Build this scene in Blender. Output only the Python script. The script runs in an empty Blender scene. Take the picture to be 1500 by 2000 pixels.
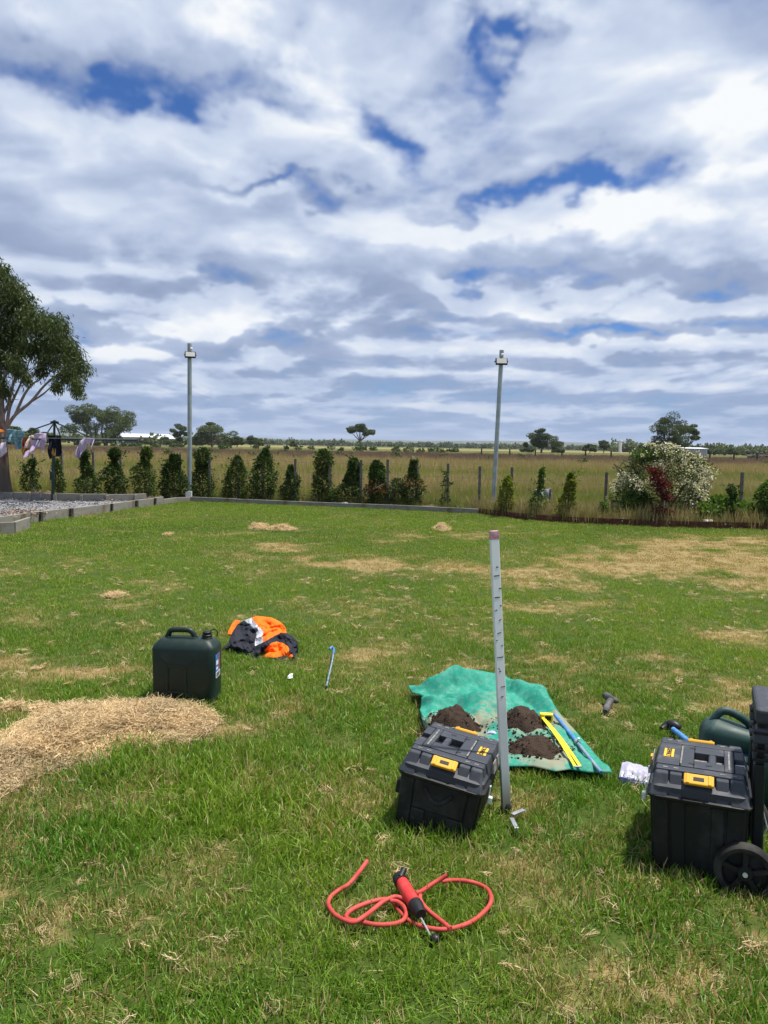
import bpy, math, random
import numpy as np
from mathutils import Vector, Matrix
from math import radians as R_, asin, sin, cos, pi, tan, atan2, sqrt

S = bpy.context.scene
COL = S.collection
rng = np.random.default_rng(7)
random.seed(7)

# ------------------------------------------------------------------ camera
FPX = F = 1455.0; CAM_H = 1.5; PITCH = math.atan(130 / FPX); ROLL = 0.018
FW = np.array([0, cos(PITCH), -sin(PITCH)])
_r0 = np.array([1.0, 0, 0]); _u0 = np.cross(_r0, FW)
RT = _r0 * cos(ROLL) + _u0 * sin(ROLL); UP = np.cross(RT, FW)
CP = np.array([0, 0, CAM_H])
cam_d = bpy.data.cameras.new('camera'); cam = bpy.data.objects.new('camera', cam_d); COL.objects.link(cam)
cam_d.sensor_fit = 'VERTICAL'; cam_d.angle = 2 * math.atan(1000 / FPX)
cam_d.clip_start = 0.05; cam_d.clip_end = 30000
cam.matrix_world = Matrix(((RT[0], UP[0], -FW[0], CP[0]), (RT[1], UP[1], -FW[1], CP[1]), (RT[2], UP[2], -FW[2], CP[2]), (0, 0, 0, 1)))
S.camera = cam

def ray(px, py): return FW + RT * ((px - 750) / FPX) + UP * ((1000 - py) / FPX)
def G(px, py, z=0.0):                    # the point of the plane z seen at a place of the photograph
    d = ray(px, py); return CP + d * ((z - CAM_H) / d[2])
def D(px, py, y):                        # the point at distance y seen there
    d = ray(px, py); return CP + d * (y / d[1])
def proj(P):
    P = np.asarray(P, float) - CP; w = P @ FW
    return np.stack([750 + FPX * (P @ RT) / w, 1000 - FPX * (P @ UP) / w], -1)

# ------------------------------------------------------------------ node helper
class NT:
    def __init__(s, tree): s.t = tree; s.n = tree.nodes; s.l = tree.links
    def new(s, typ, **kw):
        nd = s.n.new(typ)
        for k, v in kw.items(): setattr(nd, k, v)
        return nd
    def put(s, sock, v):
        if isinstance(v, bpy.types.NodeSocket): s.l.new(v, sock)
        elif v is not None:
            try: sock.default_value = v
            except Exception:
                sock.default_value = (v[0], v[1], v[2], 1.0) if len(v) == 3 else v[:3]
    def m(s, op, a, b=None, c=None, clamp=False):
        nd = s.new('ShaderNodeMath', operation=op, use_clamp=clamp)
        for i, v in enumerate((a, b, c)):
            if v is not None: s.put(nd.inputs[i], v)
        return nd.outputs[0]
    def vm(s, op, a, b=None, scale=None):
        nd = s.new('ShaderNodeVectorMath', operation=op)
        s.put(nd.inputs[0], a)
        if b is not None: s.put(nd.inputs[1], b)
        if scale is not None: s.put(nd.inputs['Scale'], scale)
        return nd.outputs['Value'] if op in ('LENGTH', 'DOT_PRODUCT', 'DISTANCE') else nd.outputs[0]
    def noise(s, vec, scale, detail=4, rough=0.5, dist=0.0, col=False):
        nd = s.new('ShaderNodeTexNoise')
        if vec is not None: s.put(nd.inputs['Vector'], vec)
        nd.inputs['Scale'].default_value = scale; nd.inputs['Detail'].default_value = detail
        nd.inputs['Roughness'].default_value = rough; nd.inputs['Distortion'].default_value = dist
        return nd.outputs['Color' if col else 'Fac']
    def smooth(s, v, lo, hi, a=0.0, b=1.0):
        nd = s.new('ShaderNodeMapRange', interpolation_type='SMOOTHSTEP')
        for i, x in enumerate((v, lo, hi, a, b)): s.put(nd.inputs[i], x)
        return nd.outputs[0]
    def lin(s, v, lo, hi, a=0.0, b=1.0):
        nd = s.new('ShaderNodeMapRange')
        for i, x in enumerate((v, lo, hi, a, b)): s.put(nd.inputs[i], x)
        return nd.outputs[0]
    def mix(s, f, a, b, blend='MIX'):
        nd = s.new('ShaderNodeMix', data_type='RGBA', blend_type=blend)
        s.put(nd.inputs[0], f); s.put(nd.inputs[6], a); s.put(nd.inputs[7], b)
        return nd.outputs[2]
    def ramp(s, f, stops):
        nd = s.new('ShaderNodeValToRGB'); s.put(nd.inputs[0], f)
        e = nd.color_ramp.elements
        while len(e) < len(stops): e.new(0.5)
        for i, (p, c) in enumerate(stops): e[i].position = p; e[i].color = (*c, 1)
        return nd.outputs[0]
    def sep(s, v):
        nd = s.new('ShaderNodeSeparateXYZ'); s.put(nd.inputs[0], v); return nd.outputs
    def comb(s, x, y, z):
        nd = s.new('ShaderNodeCombineXYZ')
        for i, v in enumerate((x, y, z)): s.put(nd.inputs[i], v)
        return nd.outputs[0]

# ------------------------------------------------------------------ world: sky and broken cloud
SUN_DIR = Vector((0.30, 0.08, 0.95)).normalized()
SUN_EL = math.asin(SUN_DIR.z); SUN_ROT = atan2(SUN_DIR.x, SUN_DIR.y)
W = bpy.data.worlds.new('World'); S.world = W; W.use_nodes = True
k = NT(W.node_tree); k.n.clear()
sky = k.new('ShaderNodeTexSky', sky_type='NISHITA', sun_disc=False)
sky.sun_elevation = SUN_EL; sky.sun_rotation = SUN_ROT; sky.air_density = 1.0; sky.dust_density = 0.3; sky.ozone_density = 2.0
SKY_TINT = (0.036, 0.062, 0.104)
_T = np.random.default_rng(11).random((512, 512)).astype(np.float32)
def vnoise(x, y, s=0):
    x = x + s * 37.7; y = y + s * 91.3
    xi = np.floor(x); yi = np.floor(y); fx = (x - xi).astype(np.float32); fy = (y - yi).astype(np.float32)
    xi = xi.astype(np.int64) & 511; yi = yi.astype(np.int64) & 511; x1 = (xi + 1) & 511; y1 = (yi + 1) & 511
    fx = fx * fx * fx * (fx * (fx * 6 - 15) + 10); fy = fy * fy * fy * (fy * (fy * 6 - 15) + 10)
    a = _T[yi, xi]; b = _T[yi, x1]; c = _T[y1, xi]; d = _T[y1, x1]
    return a + (b - a) * fx + (c - a) * fy + (a - b - c + d) * fx * fy
def fbm(x, y, oct=5, rough=0.5, s=0, billow=False):
    t = 0; a = 1.0; w = 0
    for i in range(oct):
        n = vnoise(x, y, s + i)
        if billow: n = 1 - np.abs(2 * n - 1)
        t = t + a * n; w += a; a *= rough
        x, y = (0.8 * x - 0.6 * y) * 2.03, (0.6 * x + 0.8 * y) * 2.03
    return t / w
def sstep(v, lo, hi):
    t = np.clip((v - lo) / (hi - lo), 0, 1); return t * t * (3 - 2 * t)

# soft shapes of the sky: place in the photograph, half width, half height, weight on the cover, weight on the light
BLOBS = [
 (150, 205, 130, 45, -.40, 0), (290, 165, 110, 34, -.36, 0), (405, 125, 70, 32, -.28, 0), (215, 230, 60, 40, -.2, 0), (470, 190, 60, 20, -.1, 0),
 (950, 140, 46, 62, -.36, 0), (785, 245, 52, 50, -.36, 0), (1030, 40, 24, 34, -.16, 0), (985, 25, 60, 30, .26, 0), (1090, 40, 60, 60, .26, 0), (880, 60, 50, 50, .14, 0), (1060, 130, 50, 50, .14, 0), (1080, 330, 60, 30, .12, 0), (740, 205, 50, 40, -.18, 0), (870, 200, 70, 36, -.12, 0), (770, 320, 40, 40, -.1, 0),
 (980, 387, 120, 14, -.26, 0), (1160, 372, 60, 20, -.28, 0), (1225, 325, 34, 34, -.26, 0), (520, 355, 70, 10, -.4, 0), (620, 385, 40, 14, -.2, 0),
 (945, 528, 60, 24, -.42, 0), (1085, 580, 25, 14, -.2, 0), (1190, 520, 110, 18, -.22, 0), (1440, 542, 90, 20, -.4, 0), (205, 628, 85, 24, -.5, 0), (360, 560, 160, 14, -.16, -.1),
 (520, 660, 45, 14, -.26, 0), (920, 625, 60, 10, -.26, 0), (1185, 652, 110, 9, -.42, 0), (1400, 640, 140, 10, -.2, 0), (870, 655, 100, 12, -.1, -.12),
 (640, 100, 200, 130, .2, .2), (520, 60, 90, 90, .1, .12), (1440, 310, 90, 100, .3, .30), (1350, 390, 40, 44, .1, .14), (1225, 420, 70, 52, .28, .24), (1010, 440, 130, 30, .18, .0), (800, 450, 60, 20, .1, .02),
 (730, 500, 150, 60, .2, -.06), (680, 455, 80, 26, .08, .04), (580, 530, 60, 30, .06, .14), (1250, 120, 230, 140, .2, .06), (430, 300, 300, 60, .2, -.04), (1120, 250, 200, 90, .12, .05),
 (100, 90, 200, 70, .2, .06), (60, 330, 120, 60, .14, .04), (250, 380, 160, 40, .1, .05), (350, 640, 90, 30, .2, .12), (250, 668, 60, 22, .14, .18), (430, 630, 100, 20, .14, .12), (1080, 600, 110, 32, .2, .1), (1010, 625, 70, 16, .1, .12),
 (560, 640, 120, 18, .18, .12), (600, 600, 220, 24, .1, -.1), (950, 740, 170, 22, .14, .12), (1420, 490, 120, 50, .2, -.24), (1250, 480, 80, 24, .1, -.14), (300, 480, 300, 90, .18, .02), (150, 560, 160, 40, .1, -.04), (620, 730, 140, 10, .1, .12), (1250, 735, 200, 16, .1, .12),
 (450, 735, 90, 14, .12, -.1), (800, 560, 160, 20, .1, -.1), (500, 770, 200, 10, .1, .08), (820, 790, 100, 8, .1, .1), (1350, 600, 160, 24, .12, .0),
]
def azel(px, py):
    d = ray(px, py); d = d / np.linalg.norm(d)
    return atan2(d[0], d[1]), asin(max(d[2], 0.0))
def cloud_layer(dx, dy, dz):
    z = np.maximum(dz, 0) + 0.15
    x = dx / z; y = dy / z
    wx = fbm(x * 0.9, y * 0.9, 4, .5, 3) - .5; wy = fbm(x * 0.9, y * 0.9, 4, .5, 9) - .5
    x = x + wx * .5; y = y + wy * .5
    big = fbm(x * 1.1, y * 1.1, 3, .5, 20)
    mid = fbm(x * 2.6, y * 2.6, 7, .50, 40)
    pf = fbm(x * 3.0, y * 3.0, 6, .52, 60, True)
    el = np.arcsin(np.clip(dz, 0, 1)); az = np.arctan2(dx, dy)
    low = (1 - sstep(el, .16, .33)) * (1 - sstep(np.abs(az), 1.8, 3.0))
    plane = .045 + big * .36 + mid * .36 + pf * .28
    ev = np.log(el + .045) * 3.6; au = az * (6.2 + 2.0 * (1 - sstep(el, .02, .12)))
    qx = fbm(au * .9, ev * .9, 4, .5, 210) - .5; qy = fbm(au * .9, ev * .9, 4, .5, 220) - .5
    au = au + qx * .45; ev = ev + qy * .35
    lowf = .05 + .34 * fbm(au * .8, ev * .8, 3, .5, 70) + .34 * fbm(au * 2.0, ev * 2.0, 7, .54, 80) + .36 * fbm(au * 1.5, ev * 1.5, 5, .5, 90, True)
    return plane * (1 - low) + lowf * low
def cloud_sky(az, el):
    """colour of the cloud and how much of the sky it covers, for arrays of azimuth and elevation"""
    dx, dy, dz = np.sin(az) * np.cos(el), np.cos(az) * np.cos(el), np.sin(el)
    c0 = cloud_layer(dx, dy, dz)
    wx = fbm(az * 9, el * 15, 5, .55, 100) - .5; wy = fbm(az * 9, el * 15, 5, .55, 130) - .5
    fa = 1 - sstep(np.abs(az), 1.8, 3.0); wx = wx * fa; wy = wy * fa
    sc = 0.35 + 1.6 * np.clip(el, 0, .4)
    def blobs(dl):
        aw = az + wx * .22 * sc + dl * .5; ew = el + wy * .13 * sc + dl
        bs = np.zeros_like(az); ls = np.zeros_like(az)
        for bx, by, rx, ry, wd, wl in BLOBS:
            a0, e0 = azel(bx, by)
            sel = (np.abs(az - a0) < rx * 2.2 / F + .12) & (np.abs(el - e0) < ry * 2.2 / F + .1)
            if not sel.any(): continue
            q = ((aw[sel] - a0) * F / rx) ** 2 + ((ew[sel] - e0) * F / ry) ** 2
            f = np.exp(-q * .9)
            bs[sel] += f * wd; ls[sel] += f * wl
        return bs, ls
    bs, ls = blobs(0.0)
    am = c0 + bs
    lift = 0.010 + 0.05 * el
    e1 = el + lift; d1 = (np.sin(az + .01) * np.cos(e1), np.cos(az + .01) * np.cos(e1), np.sin(e1))
    am1 = cloud_layer(*d1) + blobs(0.012 + .03 * .3)[0]
    e2 = el + lift * 3.0; d2 = (np.sin(az + .03) * np.cos(e2), np.cos(az + .03) * np.cos(e2), np.sin(e2))
    am2 = cloud_layer(*d2)
    wisp = fbm(dx / (dz + .15) * 7, dy / (dz + .15) * 7, 6, .6, 240) - .5
    cover = sstep(am + .22 * (wx + wy) + .30 * wisp, .22, .62) ** .75
    thick = sstep(am, .50, .85)
    lowe = 1 + 1.2 * (1 - sstep(el, .14, .30))
    edge = np.clip((am - am1) * 1.6 * lowe, -.24, .22) + np.clip((c0 - am2) * 0.8, -.14, .16)
    fine = fbm(dx / (dz + .1) * 9, dy / (dz + .1) * 9, 4, .55, 200) - .5
    lit = .45 + edge * .85 + ls * .95 + .14 * thick + .07 * fine + dx * .10 + .06 * np.clip((el - .2) * 4, 0, 1)
    lit = np.clip(lit, 0, 1)
    st = np.array([0, .3, .55, .78, 1.0])
    cols = np.array([(.26, .335, .50), (.36, .44, .625), (.49, .575, .76), (.65, .73, .88), (.95, .975, 1.0)])
    rgb = np.stack([np.interp(lit, st, cols[:, i]) for i in range(3)], -1)
    return rgb, cover

SKW, SKH, SKP = 3072, 720, 0.6
_t = np.linspace(-1, 1, 4001)
_t = np.interp(((np.arange(SKW) + .5) / SKW) * 2 - 1, 1.4 * _t - 0.4 * _t ** 3, _t)
_el = (((np.arange(SKH) + .5) / SKH) ** (1 / SKP)) * (pi / 2)
_rgb = np.empty((SKH, SKW, 4), np.float32)
for j in range(0, SKH, 90):
    A_, E_ = np.meshgrid(_t * pi, _el[j:j + 90])
    c_, v_ = cloud_sky(A_, E_)
    _rgb[j:j + 90, :, :3] = c_; _rgb[j:j + 90, :, 3] = v_
cimg = bpy.data.images.new('cloud_cover', SKW, SKH, alpha=True, float_buffer=True)
cimg.colorspace_settings.name = 'Non-Color'; cimg.alpha_mode = 'CHANNEL_PACKED'
cimg.pixels.foreach_set(_rgb.ravel()); cimg.update(); cimg.pack()
tc = k.new('ShaderNodeTexCoord')
dx, dy, dz = k.sep(tc.outputs['Generated'])
zc = k.m('MINIMUM', k.m('MAXIMUM', dz, 0.0), 1.0)
azn = k.m('DIVIDE', k.m('ARCTAN2', dx, dy), pi)
uu = k.m('MULTIPLY', azn, k.m('MULTIPLY_ADD', k.m('MULTIPLY', azn, azn), -0.4, 1.4))
vv = k.m('POWER', k.m('DIVIDE', k.m('ARCSINE', zc), pi / 2), SKP)
ci = k.new('ShaderNodeTexImage', image=cimg, interpolation='Cubic', extension='EXTEND')
k.put(ci.inputs[0], k.comb(k.m('MULTIPLY_ADD', uu, 0.5, 0.5), k.m('MAXIMUM', vv, 0.001), 0.0))
skyc = k.vm('MULTIPLY', sky.outputs[0], SKY_TINT)
base = k.mix(ci.outputs[1], skyc, ci.outputs[0])
hz = k.m('POWER', k.m('SUBTRACT', 1.0, k.m('MINIMUM', k.m('MULTIPLY', zc, 7.0), 1.0)), 1.6)
hcol = k.mix(k.m('MULTIPLY', hz, 0.80), base, (0.29, 0.41, 0.66, 1))
bg = k.new('ShaderNodeBackground'); k.put(bg.inputs[0], hcol); bg.inputs[1].default_value = 0.73
wo = k.new('ShaderNodeOutputWorld'); k.l.new(bg.outputs[0], wo.inputs[0])
W.cycles.sampling_method = 'MANUAL'; W.cycles.sample_map_resolution = 512

sun_d = bpy.data.lights.new('sun', 'SUN'); sun_d.energy = 5.0; sun_d.angle = R_(2.0); sun_d.color = (1.0, 0.95, 0.87)
sun = bpy.data.objects.new('sun', sun_d); COL.objects.link(sun); sun.rotation_euler = SUN_DIR.to_track_quat('Z', 'Y').to_euler()
sun.location = (5, 2, 30)
VS = S.view_settings; VS.view_transform = 'Standard'; VS.look = 'None'; VS.gamma = 1.0; VS.exposure = 0.45; VS.use_curve_mapping = False
S.cycles.max_bounces = 6; S.cycles.diffuse_bounces = 3; S.cycles.transparent_max_bounces = 6; S.cycles.volume_bounces = 0
# ------------------------------------------------------------------ scene helpers
def tag(o, label, cat, group=None):
    o['label'] = label; o['category'] = cat
    if group: o['group'] = group
    return o
def kind(o, kd): o['kind'] = kd; return o
def thing(name, label, cat, loc=(0, 0, 0), rot=None, group=None):
    o = bpy.data.objects.new(name, None); COL.objects.link(o); o.empty_display_size = 0.1
    m = Matrix.Translation(Vector(loc))
    if rot is not None: m = m @ (rot if isinstance(rot, Matrix) else Matrix.Rotation(rot, 4, 'Z'))
    o.matrix_basis = m
    return tag(o, label, cat, group)
def link(name, me, mat=None, parent=None, world=False, smooth=None, bevel=0.0, seg=2):
    o = bpy.data.objects.new(name, me); COL.objects.link(o)
    if mat is not None and not me.materials: me.materials.append(mat)
    if smooth is not None:
        me.polygons.foreach_set('use_smooth', [True] * len(me.polygons))
        if smooth < 179: me.set_sharp_from_angle(angle=R_(smooth))
    if bevel:
        b = o.modifiers.new('edge', 'BEVEL'); b.width = bevel; b.segments = seg; b.limit_method = 'ANGLE'; b.angle_limit = R_(35)
    if parent is not None:
        o.parent = parent
        if world:
            mw = parent.matrix_basis.copy(); p = parent.parent
            while p is not None: mw = p.matrix_basis @ mw; p = p.parent
            o.matrix_parent_inverse = mw.inverted()
    return o
class MB:
    def __init__(s): s.v = []; s.f = []
    def add(s, vs, fs):
        n = len(s.v); s.v += [tuple(map(float, x)) for x in vs]; s.f += [tuple(i + n for i in q) for q in fs]; return s
    def box(s, c, d, rot=None, taper=(1, 1)):
        x, y, z = d[0] / 2, d[1] / 2, d[2] / 2; tx, ty = taper
        vs = [(-x, -y, -z), (x, -y, -z), (x, y, -z), (-x, y, -z), (-x * tx, -y * ty, z), (x * tx, -y * ty, z), (x * tx, y * ty, z), (-x * tx, y * ty, z)]
        c = Vector(c)
        vs = [(rot @ Vector(q) if rot is not None else Vector(q)) + c for q in vs]
        return s.add(vs, [(3, 2, 1, 0), (4, 5, 6, 7), (0, 1, 5, 4), (1, 2, 6, 5), (2, 3, 7, 6), (3, 0, 4, 7)])
    def tube(s, pts, rad, n=8, cap=True):
        pts = [Vector(p) for p in pts]; m = len(pts)
        if not hasattr(rad, '__len__'): rad = [rad] * m
        vs = []; prev = None
        for i, p in enumerate(pts):
            t = (pts[min(i + 1, m - 1)] - pts[max(i - 1, 0)])
            t = t.normalized() if t.length > 1e-9 else Vector((0, 0, 1))
            if prev is None:
                a = Vector((0, 0, 1)) if abs(t.z) < .9 else Vector((1, 0, 0)); u = t.cross(a).normalized()
            else:
                u = (prev - t * prev.dot(t)); u = u.normalized() if u.length > 1e-6 else t.orthogonal().normalized()
            prev = u; w = t.cross(u)
            for j in range(n):
                an = 2 * pi * j / n; vs.append(p + (u * cos(an) + w * sin(an)) * rad[i])
        fs = [(i * n + j, i * n + (j + 1) % n, (i + 1) * n + (j + 1) % n, (i + 1) * n + j) for i in range(m - 1) for j in range(n)]
        if cap: fs += [tuple(range(n - 1, -1, -1)), tuple(range((m - 1) * n, m * n))]
        return s.add(vs, fs)
    def lathe(s, prof, c=(0, 0, 0), n=20, rot=None):
        vs = []; c = Vector(c)
        for r, z in prof:
            for j in range(n):
                q = Vector((r * cos(2 * pi * j / n), r * sin(2 * pi * j / n), z)); vs.append((rot @ q if rot is not None else q) + c)
        m = len(prof)
        fs = [(i * n + j, i * n + (j + 1) % n, (i + 1) * n + (j + 1) % n, (i + 1) * n + j) for i in range(m - 1) for j in range(n)]
        fs += [tuple(range(n - 1, -1, -1)), tuple(range((m - 1) * n, m * n))]
        return s.add(vs, fs)
    def loft(s, rings, cap=True):
        n = len(rings[0]); vs = [p for r in rings for p in r]; m = len(rings)
        fs = [(i * n + j, i * n + (j + 1) % n, (i + 1) * n + (j + 1) % n, (i + 1) * n + j) for i in range(m - 1) for j in range(n)]
        if cap: fs += [tuple(range(n - 1, -1, -1)), tuple(range((m - 1) * n, m * n))]
        return s.add(vs, fs)
    def mesh(s, name):
        me = bpy.data.meshes.new(name); me.from_pydata(s.v, [], s.f); me.update(); return me
    def obj(s, name, mat, parent=None, **kw): return link(name, s.mesh(name), mat, parent, **kw)
def np_mesh(name, V, Fq, attrs=None):
    """V (n,3), Fq (m,k) with one k for all faces"""
    me = bpy.data.meshes.new(name); V = np.asarray(V, np.float32); Fq = np.asarray(Fq, np.int32); kk = Fq.shape[1]
    me.vertices.add(len(V)); me.vertices.foreach_set('co', V.ravel())
    me.loops.add(Fq.size); me.loops.foreach_set('vertex_index', Fq.ravel())
    me.polygons.add(len(Fq)); me.polygons.foreach_set('loop_start', np.arange(0, Fq.size, kk, dtype=np.int32))
    me.polygons.foreach_set('loop_total', np.full(len(Fq), kk, np.int32))
    for nm, a in (attrs or {}).items():
        at = me.attributes.new(nm, 'FLOAT', 'POINT'); at.data.foreach_set('value', np.asarray(a, np.float32))
    me.update(calc_edges=True); return me
def grid_mesh(name, P, attrs=None):
    """P (rows, cols, 3)"""
    r, c = P.shape[:2]; i = np.arange(r * c).reshape(r, c)
    Fq = np.stack([i[:-1, :-1], i[:-1, 1:], i[1:, 1:], i[1:, :-1]], -1).reshape(-1, 4)
    return np_mesh(name, P.reshape(-1, 3), Fq, attrs)
def mat(name, build):
    m = bpy.data.materials.new(name); m.use_nodes = True; q = NT(m.node_tree); q.n.clear()
    out = q.new('ShaderNodeOutputMaterial'); sh = build(q); q.l.new(sh, out.inputs[0]); return m
def pr(q, col, rough=0.6, spec=0.4, metal=0.0, bump=None, bs=0.3, bd=0.01, **kw):
    b = q.new('ShaderNodeBsdfPrincipled'); q.put(b.inputs['Base Color'], col); q.put(b.inputs['Roughness'], rough)
    b.inputs['Specular IOR Level'].default_value = spec; b.inputs['Metallic'].default_value = metal
    for n_, v_ in kw.items(): q.put(b.inputs[n_], v_)
    if bump is not None:
        bp = q.new('ShaderNodeBump'); bp.inputs['Strength'].default_value = bs; bp.inputs['Distance'].default_value = bd
        q.put(bp.inputs['Height'], bump); q.l.new(bp.outputs[0], b.inputs['Normal'])
    return b.outputs[0]
def attr(q, nm, typ='GEOMETRY'):
    a = q.new('ShaderNodeAttribute', attribute_type=typ, attribute_name=nm); return a.outputs['Fac']
def pos(q): return q.new('ShaderNodeNewGeometry').outputs['Position']
def ocoord(q): return q.new('ShaderNodeTexCoord').outputs['Object']
def simple(name, c1, c2=None, scale=8.0, rough=0.6, spec=0.4, metal=0.0, bs=0.2, bd=0.004, world=False, detail=5):
    def b(q):
        if c2 is None: return pr(q, c1, rough, spec, metal)
        n = q.noise(pos(q) if world else ocoord(q), scale, detail, .6)
        return pr(q, q.mix(q.smooth(n, .35, .65), c1, c2), rough, spec, metal, n, bs, bd)
    return mat(name, b)
def foliage(name, c1, c2, c3, trans=0.3, rough=0.5, clump=1.5):
    """three leaf colours: by leaf and by clump of leaves"""
    def b(q):
        lv = attr(q, 'lv'); n = q.noise(pos(q), clump, 3, .5)
        col = q.mix(lv, c1, c2); col = q.mix(q.smooth(n, .5, .72), col, c3)
        d = pr(q, col, rough, 0.16)
        t = q.new('ShaderNodeBsdfTranslucent'); q.put(t.inputs[0], q.mix(1.0, col, (1.1, 1.25, .6), 'MULTIPLY'))
        mx = q.new('ShaderNodeMixShader'); mx.inputs[0].default_value = trans; q.l.new(d, mx.inputs[1]); q.l.new(t.outputs[0], mx.inputs[2])
        return mx.outputs[0]
    return mat(name, b)
def unit(a): return a / np.maximum(np.linalg.norm(a, axis=-1, keepdims=True), 1e-9)
def leaf_arrays(P, dirs, L, Wd, r=rng):
    n = len(P); dirs = unit(dirs); sd = unit(np.cross(dirs, r.normal(size=(n, 3)))); L = np.broadcast_to(L, (n,))[:, None]; Wd = np.broadcast_to(Wd, (n,))[:, None]
    mid = P + dirs * L * .45 + np.cross(dirs, sd) * L * .08
    V = np.stack([P, mid + sd * Wd / 2, P + dirs * L, mid - sd * Wd / 2], 1).reshape(-1, 3)
    return V, np.arange(4 * n).reshape(n, 4), np.repeat(r.random(n), 4)
def leaves(name, P, dirs, L, Wd, m, parent=None, **kw):
    V, Fq, lv = leaf_arrays(P, dirs, L, Wd)
    return link(name, np_mesh(name, V, Fq, {'lv': lv}), m, parent, **kw)
def in_poly(x, y, poly):
    ins = np.zeros(np.shape(x), bool); n = len(poly)
    for i in range(n):
        x1, y1 = poly[i]; x2, y2 = poly[(i + 1) % n]
        c = ((y1 > y) != (y2 > y)) & (x < (x2 - x1) * (y - y1) / (y2 - y1 + 1e-12) + x1); ins ^= c
    return ins
def seg_dist(x, y, poly, closed=True):
    d = np.full(np.shape(x), 1e9); n = len(poly)
    for i in range(n if closed else n - 1):
        ax, ay = poly[i]; bx, by = poly[(i + 1) % n]; ux, uy = bx - ax, by - ay
        t = np.clip(((x - ax) * ux + (y - ay) * uy) / (ux * ux + uy * uy + 1e-12), 0, 1)
        d = np.minimum(d, np.hypot(x - ax - t * ux, y - ay - t * uy))
    return d
def hermite(pts, n):
    """smooth curve through points"""
    P = np.array(pts, float); m = len(P); out = []
    for i in range(m - 1):
        p0, p1, p2, p3 = P[max(i - 1, 0)], P[i], P[i + 1], P[min(i + 2, m - 1)]
        for t in np.linspace(0, 1, n, endpoint=False):
            out.append(.5 * ((2 * p1) + (-p0 + p2) * t + (2 * p0 - 5 * p1 + 4 * p2 - p3) * t * t + (-p0 + 3 * p1 - 3 * p2 + p3) * t ** 3))
    out.append(P[-1]); return np.array(out)

# scatter: one object whose points carry small meshes
def proto_collection(name, meshes):
    c = bpy.data.collections.new(name)
    for i, me in enumerate(meshes):
        o = bpy.data.objects.new('%s_%02d' % (name, i), me); c.objects.link(o)
    return c
def scatter(name, P, scl, rot, protos, parent=None, attrs=None, seed=0):
    r = np.random.default_rng(seed); n = len(P)
    me = bpy.data.meshes.new(name); me.vertices.add(n); me.vertices.foreach_set('co', np.asarray(P, np.float32).ravel())
    a = me.attributes.new('scl', 'FLOAT', 'POINT'); a.data.foreach_set('value', np.asarray(scl, np.float32))
    a = me.attributes.new('rot', 'FLOAT_VECTOR', 'POINT'); a.data.foreach_set('vector', np.asarray(rot, np.float32).ravel())
    a = me.attributes.new('pick', 'INT', 'POINT'); a.data.foreach_set('value', r.integers(0, len(protos.objects), n).astype(np.int32))
    for nm, v in (attrs or {}).items():
        a = me.attributes.new(nm, 'FLOAT', 'POINT'); a.data.foreach_set('value', np.asarray(v, np.float32))
    o = link(name, me, None, parent)
    gt = bpy.data.node_groups.new(name, 'GeometryNodeTree')
    gt.interface.new_socket('Geometry', in_out='INPUT', socket_type='NodeSocketGeometry')
    gt.interface.new_socket('Geometry', in_out='OUTPUT', socket_type='NodeSocketGeometry')
    q = NT(gt); i_ = q.new('NodeGroupInput'); o_ = q.new('NodeGroupOutput')
    ci_ = q.new('GeometryNodeCollectionInfo'); ci_.inputs[0].default_value = protos; ci_.inputs[1].default_value = True; ci_.inputs[2].default_value = True
    ip = q.new('GeometryNodeInstanceOnPoints'); ip.inputs['Pick Instance'].default_value = True
    def na(nm, t):
        x = q.new('GeometryNodeInputNamedAttribute', data_type=t); x.inputs[0].default_value = nm; return x.outputs[0]
    q.l.new(i_.outputs[0], ip.inputs['Points']); q.l.new(ci_.outputs[0], ip.inputs['Instance'])
    q.l.new(na('pick', 'INT'), ip.inputs['Instance Index']); q.l.new(na('rot', 'FLOAT_VECTOR'), ip.inputs['Rotation']); q.l.new(na('scl', 'FLOAT'), ip.inputs['Scale'])
    q.l.new(ip.outputs[0], o_.inputs[0])
    md = o.modifiers.new('scatter', 'NODES'); md.node_group = gt
    return kind(o, 'stuff')

# ------------------------------------------------------------------ ground plan (metres, lawn level z = 0)
EDGE_PX = [(318, 985), (345, 981), (372, 979.5), (460, 983), (600, 989), (760, 995), (935, 1004)]
EDGE = [G(*p)[:2] for p in EDGE_PX]
RUST_PX = [(935, 1004), (1000, 1013), (1080, 1020), (1170, 1025), (1260, 1028), (1360, 1032), (1500, 1035)]
RUST = [G(*p)[:2] for p in RUST_PX]; RUST = RUST + [RUST[-1] + np.array([3.0, -.35]), RUST[-1] + np.array([6.0, -.6])]
WALL_PX = [(-60, 1040), (0, 1030), (76, 1018.5), (136, 1010.5), (215, 1000), (264, 992.5), (318, 986)]
WALL = [G(*p)[:2] for p in WALL_PX]; WALL = [WALL[0] + np.array([-3.0, -1.6])] + WALL
WALL[-1] = EDGE[0]
LAWN = [tuple(p) for p in WALL] + [tuple(p) for p in EDGE] + [tuple(p) for p in RUST] + [(14, -3), (-14, -3), (-14, WALL[0][1])]

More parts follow.
